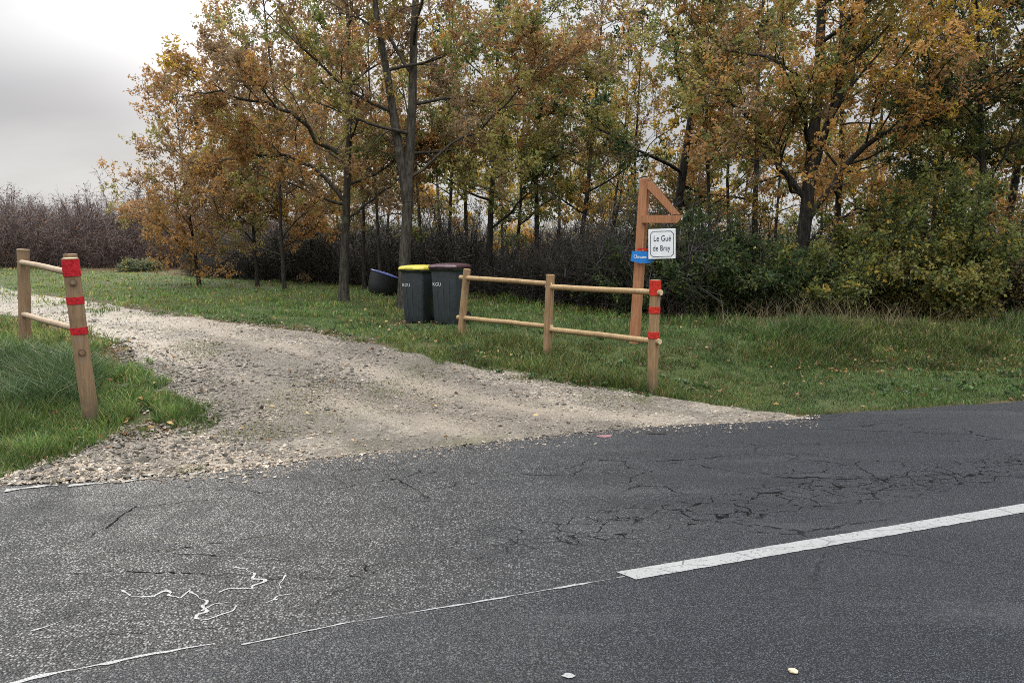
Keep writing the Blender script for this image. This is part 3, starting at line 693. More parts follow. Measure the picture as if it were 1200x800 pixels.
def make_tree(name, base, label, cat, seed, H, r0, cb, spread0, pal, nl=15, dens=1.0, lean=(0, 0), leaf=.085, limbs=(), stems=1, dark=False, bare=0.0, group=None, cut=1e9):
    """trunk, limbs and branches are one wood mesh; twigs and leaves one crown mesh"""
    spread = spread0 * .74; cb = cb * .85; T = Veg(seed); g = T.g; tS, tE, tC = [], [], []; bm_ = M_bark_dark if dark else M_bark
    def leafy_branch(P, r, L, tint):
        n = max(3, int(L / .12 * dens)); u = g.random(n) ** .7 * .8 + .2; c, d = T.along(P, u)
        e = unit(d * .7 + g.normal(size=(n, 3)) * .6 + np.array([0, 0, .06])); ln = (.22 + .4 * g.random(n)) * (1.1 - .4 * u)
        tS.append(c); tE.append(c + e * ln[:, None]); tC.append(tint[None].repeat(n, 0))
    def limb(P, r, L, n):
        rr = np.linspace(r, r * .22, len(P)); T.tube(P, rr, 6)
        nb = max(4, int(L / .25)); u = np.linspace(.22, 1.0, nb) + g.normal(size=nb) * .03; u = np.clip(u, .12, 1); c, d = T.along(P, u)
        for k in range(nb):
            side = unit(np.cross(d[k], np.array([0, 0, 1.])) * (1 if k % 2 else -1) * (.6 + .5 * g.random()) + g.normal(size=3) * .35 + d[k] * .75 + np.array([0, 0, .18]))
            l2 = max(.4, L * (.50 - .28 * u[k]) * (.7 + .6 * g.random())); Q = T.wander(c[k], side, l2, 5, .20, .05); r2 = max(.006, r * (1 - .75 * u[k]) * .45)
            T.tube(Q, np.linspace(r2, .004, 6), 4)
            tint = pick(g, pal, 1)[0]
            leafy_branch(Q, r2, l2, tint)
            if l2 > .8:
                for q in range(int(l2 / .35)):
                    cc, dd = T.along(Q, np.array([.25 + .7 * g.random()])); s3 = unit(dd[0] + g.normal(size=3) * .75); l3 = .35 + .45 * g.random() * l2
                    Q3 = T.wander(cc[0], s3, l3, 3, .2, .04); T.tube(Q3, np.linspace(r2 * .5, .003, 4), 3)
                    leafy_branch(Q3, r2, l3, tint if g.random() < .7 else pick(g, pal, 1)[0])
    for st in range(stems):
        a0 = g.random() * 6.28; sl_ = 0 if st == 0 else .11
        d0 = np.array([lean[0] / H + math.cos(a0) * sl_, lean[1] / H + math.sin(a0) * sl_, 1.0]); Hs = H * (1 - .12 * st); zb = 0 if st == 0 else cb * .9
        n = int(H / .45); P = T.wander((0, 0, -.15), d0, Hs, n, .028 if st == 0 else .05, .03)
        if st:
            off = st0[min(len(st0) - 1, int(zb / .45))] - P[0]; P = P + off; Hs = Hs - zb; P = P[: max(6, int(Hs / .45))]
        else: st0 = P
        u = np.linspace(0, 1, len(P)); rr = r0 * (.85 if st else 1) * (1 - .88 * u ** .9)
        if st == 0: rr = rr * (1 + .45 * np.exp(-u * H / .28))
        T.tube(P, np.maximum(rr, .01), 10)
        k = nl if st == 0 else nl // 2; zl = np.linspace(cb / H if st == 0 else .12, .97, k) ** .92; ph = g.random() * 6.28
        for i in range(k):
            c, d = T.along(P, np.array([zl[i]])); az_ = ph + i * 2.4 + g.normal() * .3; tz = (zl[i] - cb / H) / (1 - cb / H)
            if c[0][2] > cut: continue
            el = R(12 + 48 * max(0, tz) + g.normal() * 8); L = spread * (1 - .62 * max(0, tz) ** 1.3) * (.75 + .45 * g.random())
            dd = np.array([math.cos(az_) * math.cos(el), math.sin(az_) * math.cos(el), math.sin(el)])
            r1 = float(np.interp(zl[i], u, rr)) * .48
            limb(T.wander(c[0], dd, L, 7, .13, .03), max(r1, .014), L, i)
    for (z0, pts, r1) in limbs:                                   # limbs whose course the photograph shows
        P0 = st0[min(len(st0) - 1, int(z0 / H * (len(st0) - 1)))]; K = np.array([P0] + [np.array(q) for q in pts]); s_ = np.linspace(0, 1, len(K)); uu = np.linspace(0, 1, 14)
        P = np.stack([np.interp(uu, s_, K[:, a]) for a in range(3)], -1); P[1:-1] = .25 * P[:-2] + .5 * P[1:-1] + .25 * P[2:]; P[1:] += g.normal(size=(13, 3)) * .05
        limb(P, r1, float(np.linalg.norm(np.diff(P, axis=0), axis=1).sum()), 0)
    S = np.concatenate(tS); E = np.concatenate(tE); C = np.concatenate(tC)
    if bare: k = g.random(len(S)) > bare * .3; S, E, C = S[k], E[k], C[k]
    tv, tf, tc = twig_mesh(S, E, .0045, np.array([.06, .048, .04]))
    per = 17; k = np.repeat(np.arange(len(S)), per); u = g.random(len(k)) ** .6 * .9 + .15
    if bare: q = g.random(len(k)) > bare; k, u = k[q], u[q]
    pos = S[k] + (E[k] - S[k]) * u[:, None] + g.normal(size=(len(k), 3)) * .035
    dr = unit(E[k] - S[k]) * .4 + g.normal(size=(len(k), 3)) * .75 + np.array([0, 0, -.12])
    col = C[k] * (.72 + .56 * g.random((len(k), 1))); sw = g.random(len(k)) < .10; col[sw] = pick(g, pal, int(sw.sum()))
    lv, lf, lc = leaf_mesh(pos, dr, leaf * (.65 + .6 * g.random(len(k))), col, g)
    root = empty(name, base); tag(root, label, cat, group)
    link('trunk', raw_mesh('trunk', np.concatenate(T.W), [np.concatenate(T.WF)], [bm_], None, None, True), root)
    me = raw_mesh('crown', np.concatenate([tv, lv]), [np.concatenate([tf, lf + len(tv)])], [M_twig, M_leaf], np.concatenate([np.zeros(len(tf)), np.ones(len(lf))]), np.concatenate([tc, lc]))
    link('crown', me, root)
    return root
def base_at(px, Y):
    x = float(at_depth(px, 300, Y)[0]); return (x, Y, float(terrain(x, Y)) - .02)

WOOD = 'trees at the edge of the wood'
TREES = [  # px, depth, label, seed, H, r0, cb, spread, palette, extras
    (401, 16.0, 'slim mossy-trunked oak standing out on the grass left of the bins', 1, 9.0, .105, 2.3, 3.1, 'rust', dict(nl=17, limbs=[(2.6, [(-.9, .2, 3.1), (-1.9, .1, 3.2), (-2.8, .0, 2.8)], .05), (2.2, [(1.0, .5, 2.6), (1.9, .8, 3.0)], .035), (3.2, [(-.9, -.6, 3.9), (-1.9, -.9, 4.2), (-2.7, -1.0, 4.1)], .05)])),
    (473, 14.9, 'tall grey forked oak rising directly behind the yellow-lidded bin', 2, 11.5, .132, 3.2, 3.3, 'brown', dict(nl=16, stems=2, limbs=[(3.0, [(1.3, .2, 3.5), (2.4, .0, 4.4), (3.6, -.3, 5.0)], .034)])),
    (232, 23.0, 'low rusty orange oak at the left end of the wood', 3, 6.0, .06, 1.15, 3.0, 'flame', dict(nl=28, dens=1.2, dark=True)),
    (300, 22.0, 'rust-leaved young oak with thin trunk, second from the wood\'s left end', 4, 7.2, .055, .9, 3.3, 'rust', dict(nl=26, dark=True)),
    (332, 20.5, 'dull brown oak with a thin trunk rising from the lawn edge', 5, 9.4, .055, 1.1, 3.2, 'brown', dict(nl=24, dark=True)),
    (362, 24.0, 'brown-crowned oak standing deep between the thin brown oak and the mossy oak', 6, 9.6, .065, 1.3, 4.0, 'brown', dict(nl=20, dark=True)),
    (426, 21.0, 'thin dark tree between the mossy oak and the grey forked oak', 7, 8.5, .055, 2.6, 2.4, 'brown', dict(nl=13, dark=True, bare=.2)),
    (503, 20.0, 'slender dark trunk with sparse leaves, first one right of the forked oak', 8, 8.5, .05, 2.8, 2.2, 'olive', dict(nl=12, dark=True, lean=(-.5, 0), bare=.2)),
    (526, 21.5, 'thin straight dark trunk above the maroon-lidded bin', 9, 9.0, .065, 3.0, 2.3, 'olive', dict(nl=12, dark=True)),
    (548, 22.5, 'olive-leaved oak with a straight trunk just left of the thick dark one', 10, 9.5, .075, 2.8, 2.6, 'olive', dict(nl=13, dark=True)),
    (571, 18.2, 'thick dark oak trunk rising above the end of the rail fence', 12, 9.5, .09, 2.6, 3.0, 'olive', dict(nl=15, dark=True, limbs=[(1.9, [(.9, -.1, 2.4), (1.6, -.2, 3.2)], .035)])),
    (633, 18.5, 'olive oak with slim trunk above the middle fence post', 13, 9.0, .078, 2.4, 3.0, 'olive', dict(nl=15, dark=True)),
    (683, 19.0, 'green oak with a straight dark trunk, left of the sign post', 14, 9.0, .08, 2.3, 3.0, 'olive', dict(nl=14, dark=True)),
    (706, 20.5, 'thin twin-stemmed tree close left of the sign post', 15, 7.0, .045, 1.8, 2.0, 'gold', dict(nl=12, dark=True, stems=2, lean=(.7, 0))),
    (786, 16.8, 'broad dark-trunked oak with green and amber leaves behind the sign post', 16, 11.0, .125, 2.6, 3.6, 'olive', dict(nl=18, dark=True)),
    (836, 15.6, 'low amber-leaved oak leaning in beside the white plate', 17, 5.6, .06, 1.3, 2.3, 'amber', dict(nl=15, dark=True)),
    (884, 18.5, 'upright oak with orange crown and black trunk left of the great oak', 18, 10.0, .09, 2.6, 3.4, 'amber', dict(nl=17, dark=True)),
    (927, 14.4, 'great black-limbed oak with spreading limbs over the right bushes', 19, 11.0, .15, 3.4, 3.4, 'amber', dict(nl=13, bare=.22, dark=True, lean=(1.2, 0), limbs=[(2.1, [(.95, -.2, 2.9), (1.9, -.5, 3.5), (3.1, -.7, 4.3), (5.0, -.8, 5.0)], .068), (1.6, [(.9, -.3, 1.95), (2.0, -.5, 1.9), (2.9, -.5, 1.7)], .032), (2.6, [(.7, .1, 4.2), (1.1, .1, 6.0), (1.3, 0, 8.0)], .08), (2.7, [(-.9, .0, 3.6), (-1.8, -.2, 4.4)], .06), (2.3, [(-.7, -.5, 2.9), (-1.7, -.9, 2.9)], .035)])),
    (977, 18.5, 'dark oak trunk just right of the great oak, orange leaves above', 20, 9.5, .10, 2.7, 3.0, 'amber', dict(nl=13, bare=.3, dark=True)),
    (1086, 17.5, 'slim dark oak above the yellow-green bush', 21, 9.5, .075, 3.0, 2.8, 'amber', dict(nl=13, bare=.35, dark=True)),
    (1172, 16.0, 'dark oak trunk near the right edge of the wood', 22, 9.0, .11, 2.6, 2.8, 'amber', dict(nl=14, dark=True)),
    (1188, 16.6, 'thin leaning stem beside the rightmost dark oak trunk', 23, 7.0, .06, 2.0, 1.8, 'rust', dict(nl=11, dark=True, lean=(.9, 0))),
    (1150, 14.0, 'dark green leafy tree near the right edge, between orange ones', 24, 7.0, .08, 2.4, 3.1, 'green', dict(nl=22, dark=True, leaf=.08, dens=1.25)),
    (447, 19.5, 'thin leafy tree just left of the forked oak, above the blue-rimmed tub', 26, 8.5, .05, 2.2, 2.6, 'brown', dict(nl=14, dark=True)),
    (604, 21.0, 'slim olive tree between the thick dark trunk and the one above the middle post', 27, 8.8, .06, 2.0, 3.0, 'olive', dict(nl=15, dark=True)),
    (745, 20.0, 'slim amber tree directly behind the top of the sign post', 28, 8.2, .055, 1.8, 2.8, 'amber', dict(nl=15, dark=True)),
    (853, 20.5, 'thin olive tree left of the upright black trunk', 29, 9.0, .06, 2.0, 3.0, 'olive', dict(nl=15, dark=True)),
    (906, 21.5, 'thin gold tree showing left of the great oak trunk', 30, 8.5, .055, 1.9, 2.8, 'gold', dict(nl=14, dark=True)),
    (1012, 20.0, 'slender olive tree right of the great oak, over the yellow-speckled bush', 31, 8.6, .06, 1.8, 2.8, 'olive', dict(nl=14, dark=True)),
    (1055, 21.5, 'slender rust tree left of the slim dark oak', 32, 8.8, .06, 2.0, 2.8, 'rust', dict(nl=14, dark=True)),
    (1128, 19.0, 'slender olive tree between the slim dark oak and the right-edge trunk', 33, 8.6, .06, 1.9, 2.6, 'olive', dict(nl=14, dark=True)),
    (1290, 15.5, 'orange oak at the right end beyond the dark green tree', 25, 9.0, .14, 2.2, 3.2, 'amber', dict(nl=15, dark=True)),
]
for (px, Y, label, seed, H, r0, cb, spread, pal, kw) in TREES:
    kw = dict(kw); make_tree('oak_tree' if 'oak' in label else 'slender_tree', base_at(px, Y), label, 'tree', seed, H, r0, cb, spread, PAL[pal], group=WOOD, cut=8.6, **kw)
BACK = [
    (395, 30, 'brown', 'faded brown tree deep in the wood behind the mossy oak'), (455, 33, 'olive', 'pale olive tree deep behind the forked oak'),
    (515, 29, 'gold', 'yellow-leaved tree deep in the gap above the bins'), (590, 31, 'gold', 'golden tree deep in the wood right of the thick dark trunk'),
    (655, 28, 'gold', 'golden oak seen far between the two slim trunks left of the sign'), (725, 30, 'olive', 'olive tree deep in the wood left of the sign post top'),
    (815, 27, 'gold', 'yellow tree far back, right of the sign arm'), (870, 31, 'amber', 'orange tree deep behind the black upright trunk'),
    (960, 29, 'olive', 'olive tree far behind the great oak trunk'), (1030, 25, 'gold', 'bright gold tree glowing behind the right bushes'),
    (1120, 28, 'amber', 'orange tree deep in the wood behind the slim dark oak'), (1215, 26, 'gold', 'gold tree far back at the right edge'),
]
for i, (px, Y, pal, label) in enumerate(BACK):
    make_tree('woodland_tree', base_at(px, Y), label, 'tree', 50 + i, 7.5 + (i * 7 % 5) * .5, .075, 1.7, 3.1, PAL[pal], nl=13, leaf=.13, dens=.8, dark=True, group='trees deep in the wood', cut=8.5)

def make_bush(name, base, label, seed, h, rad, pal, nst=26, nlf=9000, leaf=.05, stem_col=(.07, .055, .04), group='bushes at the foot of the wood'):
    g = np.random.default_rng(seed); T = Veg(seed)
    S, E = [], []
    for i in range(nst):
        a = g.random() * 6.28; q = math.sqrt(g.random()); d = np.array([math.cos(a) * q * rad / h * 1.1, math.sin(a) * q * rad / h * 1.1, 1.0]); L = h * (.75 + .35 * g.random()) * (1 - .25 * q)
        P = T.wander((math.cos(a) * q * rad * .3, math.sin(a) * q * rad * .3, -.05), d, L, 7, .13, -.015); T.tube(P, np.linspace(.014, .004, 8), 5)
        n = int(nlf / nst / 7); u = g.random(n) * .9 + .1; c, dd = T.along(P, u); e = unit(dd * .5 + g.normal(size=(n, 3)) * .7); ln = (.15 + .45 * g.random(n)) * rad * .7 * (1.15 - .6 * u)
        S.append(c); E.append(c + e * ln[:, None])
    S = np.concatenate(S); E = np.concatenate(E); E[:, 2] = np.maximum(E[:, 2], .02)
    tv, tf, tc = twig_mesh(S, E, .004, np.array(stem_col)); k = np.repeat(np.arange(len(S)), 7); u = g.random(len(k)) * .9 + .1
    pos = S[k] + (E[k] - S[k]) * u[:, None] + g.normal(size=(len(k), 3)) * .03; tint = pick(g, pal, len(S))
    col = tint[k] * (.7 + .6 * g.random((len(k), 1)))
    lv, lf, lc = leaf_mesh(pos, g.normal(size=(len(k), 3)), leaf * (.6 + .7 * g.random(len(k))), col, g, .65)
    root = empty(name, base); tag(root, label, 'bush', group)
    link('stems', raw_mesh('stems', np.concatenate(T.W), [np.concatenate(T.WF)], [M_bark_dark], None, None, True), root)
    link('foliage', raw_mesh('foliage', np.concatenate([tv, lv]), [np.concatenate([tf, lf + len(tv)])], [M_twig, M_leaf], np.concatenate([np.zeros(len(tf)), np.ones(len(lf))]), np.concatenate([tc, lc])), root)
DK = [((.05, .085, .03), 6), (GREEN, 2.5), (DGREEN, 3)]; YG = [((.18, .20, .045), 3.5), (GREEN, 4), (YELLOW, .9), ((.06, .09, .03), 2.5)]; YE = [((.24, .20, .045), 3), (OLIVE, 3), (GREEN, 3), ((.06, .09, .03), 1.5)]
BR = [(BROWN, 3), (OLIVE, 2), (DGREEN, 2), ((.06, .05, .03), 3)]
for (px, Y, label, seed, h, rad, pal, n) in [
    (770, 13.8, 'dark green bush directly behind the sign post and its plates', 70, 1.9, 1.1, DK, 9000),
    (835, 13.3, 'dark leafy bush between the sign post and the great oak', 71, 2.0, 1.3, DK, 12000),
    (905, 13.2, 'dark bush with dry stalks at the foot of the great oak', 72, 1.75, 1.2, DK, 11000),
    (965, 13.0, 'olive bush right of the great oak trunk', 73, 1.8, 1.3, YG, 12000),
    (1030, 13.2, 'yellow-speckled bush between the olive bush and the tall pointed one', 74, 2.1, 1.3, YE, 11000),
    (1082, 13.0, 'tall pointed yellow-green bush, highest of the right bushes', 75, 3.1, 1.25, YG, 15000),
    (1118, 12.2, 'low golden-green bush spilling towards the verge on the right', 76, 1.5, 1.0, YE, 9000),
    (1180, 13.6, 'brownish scrubby bush at the right edge of the verge', 77, 1.8, 1.2, BR, 9000),
    (1265, 13.4, 'dark green bush beyond the brownish scrubby one', 78, 2.0, 1.3, DK, 9000),
    (300, 35, 'small sage green shrub in front of the purple thicket', 79, .65, 1.5, [((.10, .12, .07), 3), (OLIVE, 1)], 4000),
]:
    if px == 300: px, Y = 165, 33.0
    make_bush('scrub_bush', base_at(px, Y), label, seed, h, rad, pal, nst=34, nlf=int(n * 1.4), leaf=.065 if Y < 20 else .1)

# ------------------------------------------------------------------ thickets (masses nobody could count)
def thicket(name, label, fx, n_st, tw, lv_n, hfun, pal, tcol, seed, leaf=.05, tw_r=.006, upright=.5, tlen=.55, tall=.2):
    g = np.random.default_rng(seed); x, y = fx(g, n_st); z = terrain(x, y); q = g.random(n_st); h = hfun(x, y) * (.45 + .45 * g.random(n_st) + tall * q ** 6)
    B = np.stack([x, y, z - .03], -1); d = unit(np.stack([g.normal(size=n_st) * .35, g.normal(size=n_st) * .35, np.ones(n_st)], -1)); Tp = B + d * h[:, None]
    tcol = np.array(tcol); sv, sf, sc = twig_mesh(B, Tp, tw_r * 1.8, tcol * .9)
    k = g.integers(0, n_st, n_st * tw); u = .08 + .92 * g.random(len(k)) ** .8; S = B[k] + (Tp[k] - B[k]) * u[:, None]
    e = unit(g.normal(size=(len(k), 3)) + d[k] * upright * 2); E = S + e * (tlen * (.35 + .9 * g.random(len(k))))[:, None]; E[:, 2] = np.maximum(E[:, 2], terrain(E[:, 0], E[:, 1]) + .02)
    tv, tf, tc = twig_mesh(S, E, tw_r, np.ones(3)); tc = np.repeat(tcol[None] * (.6 + .8 * g.random((len(k), 1))), 6, 0)
    q = g.integers(0, len(k), lv_n); pos = S[q] + (E[q] - S[q]) * g.random((lv_n, 1)) + g.normal(size=(lv_n, 3)) * .05
    col = pick(g, pal, lv_n) * (.6 + .8 * g.random((lv_n, 1)))
    lv, lf, lc = leaf_mesh(pos, g.normal(size=(lv_n, 3)), leaf * (.6 + .8 * g.random(lv_n)), col, g, .6)
    o = link(name, raw_mesh(name, np.concatenate([sv, tv, lv]), [np.concatenate([sf, tf + len(sv), lf + len(sv) + len(tv)])], [M_twig, M_leaf], np.concatenate([np.zeros(len(sf) + len(tf)), np.ones(len(lf))]), np.concatenate([sc, tc, lc])))
    return tag(o, label, 'undergrowth', kind='stuff')
def px_depth(pa, pb, da, db):
    def f(g, n):
        px = pa + (pb - pa) * g.random(n); Y = da + (db - da) * g.random(n); return (px - CX) / F * Y * 1.0 / 1.0 * 1.0, Y
    return f
def hf_left(x, y):
    px = x / y * F + CX
    return np.interp(px, [-200, 0, 30, 55, 80, 115, 150, 200, 260, 340], [4.2, 4.7, 4.9, 4.2, 4.4, 4.5, 4.8, 4.7, 4.2, 3.4]) * (.62 + .62 * vnoise(x * .33, y * .33, 21)) * np.interp(y, [36, 40], [.62, 1.0])
PURP = [((.13, .088, .078), 5), ((.22, .115, .06), 1.6), ((.10, .075, .07), 3)]
thicket('thicket', 'bare purple-brown thicket along the far side of the field on the left', px_depth(-620, 345, 36, 45), 4000, 46, 195000, hf_left, PURP, (.088, .062, .054), 31, .085, .008, .25, .52, .12)
def wood_band(pa, pb, d0, d1):
    def f(g, n):
        px = pa + (pb - pa) * g.random(n); Y = np.zeros(n) + 18.0
        for _ in range(12): Y = .5 * Y + .5 * woodedge((px - CX) / F * Y)
        Y = Y + d0 + (d1 - d0) * g.random(n) ** 1.2; return (px - CX) / F * Y, Y
    return f
DARKB = [((.08, .066, .055), 4), ((.06, .075, .032), 3), ((.15, .09, .05), 1.8)]
thicket('undergrowth', 'dark bramble undergrowth below the trees left of the bins', wood_band(225, 500, -.8, 6), 1800, 30, 40000, lambda x, y: 1.9 * (-.25 + 2.1 * fbm(x * .45, y * .45, 22)).clip(.25, 1.5), DARKB, (.046, .039, .034), 32, .06, .006, .4, .5, .9)
thicket('undergrowth', 'dark bramble undergrowth below the trees between the bins and the sign post', wood_band(490, 800, .2, 4.5), 1700, 34, 34000, lambda x, y: 1.6 * (-.25 + 2.1 * fbm(x * .45, y * .45, 23)).clip(.3, 1.5), DARKB, (.042, .037, .033), 33, .05, .0055, .4, .45, .9)
thicket('undergrowth', 'dense dark undergrowth behind the bushes on the right', wood_band(780, 1420, 2.2, 6), 1200, 26, 36000, lambda x, y: 1.9 * (.2 + 1.3 * fbm(x * .5, y * .5, 24)), DARKB + [(OLIVE, 2), (DGREEN, 3)], (.034, .029, .025), 34, .07, .006, .4, .5, .8)
thicket('far_hedgerow', 'low hedgerow on the far side of the wood', px_depth(300, 1400, 40, 46), 1500, 22, 30000, lambda x, y: 2.6 * (.7 + .6 * fbm(x * .4, y * .4, 25)), [(BROWN, 3), (OLIVE, 3), (GREEN, 2)], (.09, .075, .065), 35, .12, .011, .5, .9)

# ------------------------------------------------------------------ grass, leaves, gravel stones
def screen_scatter(g, n, x0, x1, y0, y1):
    px = x0 + (x1 - x0) * g.random(n); py = y0 + (y1 - y0) * g.random(n); x, y = ground(px, py); return x, y
def blades(x, y, h, wd, col, g, bend=.5):
    n = len(x); z = terrain(x, y) - .01; th = g.random(n) * 6.28; a = g.random(n) * 6.28; b = (bend * (.2 + g.random(n)) * h)
    wv = np.stack([np.cos(th), np.sin(th), np.zeros(n)], -1) * wd[:, None] * .5; dv = np.stack([np.cos(a), np.sin(a), np.zeros(n)], -1) * b[:, None]; P = np.stack([x, y, z], -1); up = np.array([[0, 0, 1.]]) * h[:, None]
    V = np.stack([P - wv, P + wv, P + up * .6 + dv * .35 + wv * .75, P + up * .6 + dv * .35 - wv * .75, P + up + dv], 1).reshape(-1, 3); q = np.arange(n)[:, None] * 5
    return V, q + np.array([[0, 1, 2, 3]]), q + np.array([[3, 2, 4]]), np.repeat(col, 5, 0)
def grass_layer(name, label, n, box, seed, hfun, keep, pal, tintfun, bend=.6, wmin=.0035, wk=.00085):
    g = np.random.default_rng(seed); x, y = screen_scatter(g, n, *box); k = keep(x, y, g); x, y = x[k], y[k]; n = len(x)
    h = hfun(x, y) * (.5 + .8 * g.random(n)); dist = np.hypot(x, y); wd = np.maximum(wmin, dist * wk) * (.7 + .6 * g.random(n))
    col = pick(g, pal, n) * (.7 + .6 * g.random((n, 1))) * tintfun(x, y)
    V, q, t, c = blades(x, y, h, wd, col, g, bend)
    o = link(name, raw_mesh(name, V, [q, t], [M_grass], None, c)); return tag(o, label, 'grass', kind='stuff')
GP = [((.080, .135, .030), 5), ((.125, .175, .045), 4), ((.045, .085, .028), 4), ((.21, .19, .08), 1.0), ((.19, .13, .07), .9)]
def fence_near(x, y):
    P = np.array([[q[0], q[1]] for q in PR]); d = np.full(np.shape(x), 9.0)
    for a, b in ((P[0], P[1]), (P[1], P[2])):
        ab = b - a; t = np.clip(((x - a[0]) * ab[0] + (y - a[1]) * ab[1]) / (ab @ ab), 0, 1); d = np.minimum(d, np.hypot(x - a[0] - ab[0] * t, y - a[1] - ab[1] * t))
    return d
def gh(x, y):
    h = .026 + .065 * ss(.35, .75, fbm(x * 1.9, y * 1.9, 51)) + .02 * vnoise(x * 7, y * 7, 50); d = y - edge(x)
    h = h + .10 * ss(.7, .1, fence_near(x, y)) * (.4 + vnoise(x * 2.5, y * 2.5, 53))
    left = ss(-2.2, -3.6, x) * (y < track_lo(x)) * ss(0, .5, y - shoulder_hi(x)); h = h + .085 * left * (.2 + 1.1 * vnoise(x * 1.6, y * 1.6, 52))
    h = h + w_edge(x, y) * .11; h = np.where((d < 1.6) & (x > 1.8), .026 + h * .35, h)
    return h
def w_edge(x, y): return ss(-1.4, -.2, y - woodedge(x)) * (np.hypot(x, y) < 22) * (.5 + vnoise(x * 1.2, y * 1.2, 55))
def gkeep(x, y, g):
    ok = (y > edge(x) + .06 + .12 * (vnoise(x * 3, y * 3, 58) - .3)) & (~on_gravel(x, y, np.where((vnoise(x * 3.4, y * 3.4, 62) > .62) & (y > edge(x) + 1.0), .22, -.03)) | strip(x, y)) & (y < woodedge(x) + 2.5) & (y < 60)
    rag = vnoise(x * 3.4, y * 3.4, 62) * .6 + vnoise(x * 9, y * 9, 63) * .4
    pad = np.where(x < -1.8, .62, .16); ok &= ~(on_gravel(x, y, -pad) & (rag < np.where(x < -1.8, .50, .47)))
    bare = fbm(x * 2.2, y * 2.2, 61) < .34 + .12 * (g.random(len(x)) - .5)
    ok &= ~(bare & (g.random(len(x)) < .75)); ok &= ~((strip(x, y)) & (g.random(len(x)) < .12) & on_gravel(x, y))
    return ok
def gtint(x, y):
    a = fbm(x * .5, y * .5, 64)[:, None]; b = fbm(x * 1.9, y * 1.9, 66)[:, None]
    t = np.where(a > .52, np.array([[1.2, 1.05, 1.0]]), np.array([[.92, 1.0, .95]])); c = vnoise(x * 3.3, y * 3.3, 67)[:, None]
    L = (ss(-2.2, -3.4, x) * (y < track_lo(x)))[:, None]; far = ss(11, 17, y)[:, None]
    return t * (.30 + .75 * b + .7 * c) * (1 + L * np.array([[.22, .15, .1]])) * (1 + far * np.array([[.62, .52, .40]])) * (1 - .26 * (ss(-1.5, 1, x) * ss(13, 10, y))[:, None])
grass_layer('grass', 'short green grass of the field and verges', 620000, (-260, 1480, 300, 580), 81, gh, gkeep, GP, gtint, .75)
# grass on the verge beside and behind the camera's side of the road
gn = np.random.default_rng(90)
def moss_keep(x, y, g):
    n = fbm(x * 1.1 + 3, y * 1.1, 71); a = np.array(ground(285, 512)).ravel(); b = np.array(ground(485, 468)).ravel(); ab = b - a; t = np.clip(((x - a[0]) * ab[0] + (y - a[1]) * ab[1]) / (ab @ ab), 0, 1)
    q = np.hypot(x - a[0] - ab[0] * t, y - a[1] - ab[1] * t); n = n + .30 * np.exp(-(q / .30) ** 2) * (.4 + vnoise(x * 5, y * 5, 72))
    return on_gravel(x, y, 0) & ((n > .63) | ((n > .56) & (vnoise(x * 4, y * 4, 73) > .62)) | ((np.abs(y - track_lo(x)) < .45) & (x < XTIP) & (vnoise(x * 3, y * 3, 74) > .55)))
grass_layer('mossy_grass', 'thin mossy grass tufts growing through the gravel', 140000, (-100, 950, 345, 560), 82, lambda x, y: .018 + .03 * vnoise(x * 3, y * 3, 75), moss_keep, [((.10, .11, .025), 3), ((.14, .13, .04), 2), ((.07, .085, .02), 2)], lambda x, y: np.ones((len(x), 1)), 1.0)
def dry_keep(x, y, g):
    q = y - woodedge(x); px = x / y * F + CX
    return (q > -.5) & (q < 1.1) & (px > 640) & (g.random(len(x)) < np.interp(px, [640, 780, 860, 1000, 1100, 1300], [.15, .2, 1, .8, .3, .3]))
grass_layer('dry_stalks', 'tall dry grass stalks along the foot of the right bushes', 9000, (620, 1400, 340, 392), 83, lambda x, y: .22 + .35 * vnoise(x * 2, y * 2, 76), dry_keep, [((.20, .15, .085), 3), ((.13, .10, .06), 3), ((.26, .21, .12), 1)], lambda x, y: np.ones((len(x), 1)), .9, .003, .00035)
# bank-side long grass tussocks in the left verge hollow
def tus_keep(x, y, g): return (np.hypot((x + 5.2) / 1.5, (y - 6.9) / .8) < .6 + .6 * g.random(len(x))) & (y > shoulder_hi(x) + .1) & (y < track_lo(x) - .2)
grass_layer('long_grass', 'long drooping dark green grass in the hollow behind the leaning post', 60000, (-200, 110, 395, 520), 84, lambda x, y: .20 + .12 * vnoise(x * 2, y * 2, 79), tus_keep, [((.035, .075, .024), 4), ((.055, .10, .03), 3), ((.12, .155, .06), 2), ((.20, .20, .10), .5)], lambda x, y: np.ones((len(x), 1)), 1.3)

def weeds():
    g = np.random.default_rng(87); x, y = screen_scatter(g, 2600, -160, 1350, 372, 560)
    k = (y > edge(x) + .2) & ~on_gravel(x, y, .05) & (y < woodedge(x)) & (fbm(x * .9, y * .9, 88) + .35 * (fence_near(x, y) < .8) > .56); x, y = x[k], y[k]; m = 8; n = len(x) * m
    a = g.random(n) * 6.28; C = np.stack([x, y, terrain(x, y) + .01], -1).repeat(m, 0); D = np.stack([np.cos(a), np.sin(a), .35 + .7 * g.random(n)], -1)
    col = pick(g, [((.04, .085, .025), 4), ((.07, .115, .03), 3), ((.05, .07, .035), 2), ((.17, .12, .06), .6)], n) * (.7 + .6 * g.random((n, 1)))
    V, f, c = leaf_mesh(C, D, (.035 + .05 * g.random(n)), col, g, .42)
    tag(link('weeds', raw_mesh('weeds', V, [f], [M_grass], None, c)), 'broad-leaved weeds among the grass of the verges', 'weeds', kind='stuff')
weeds()
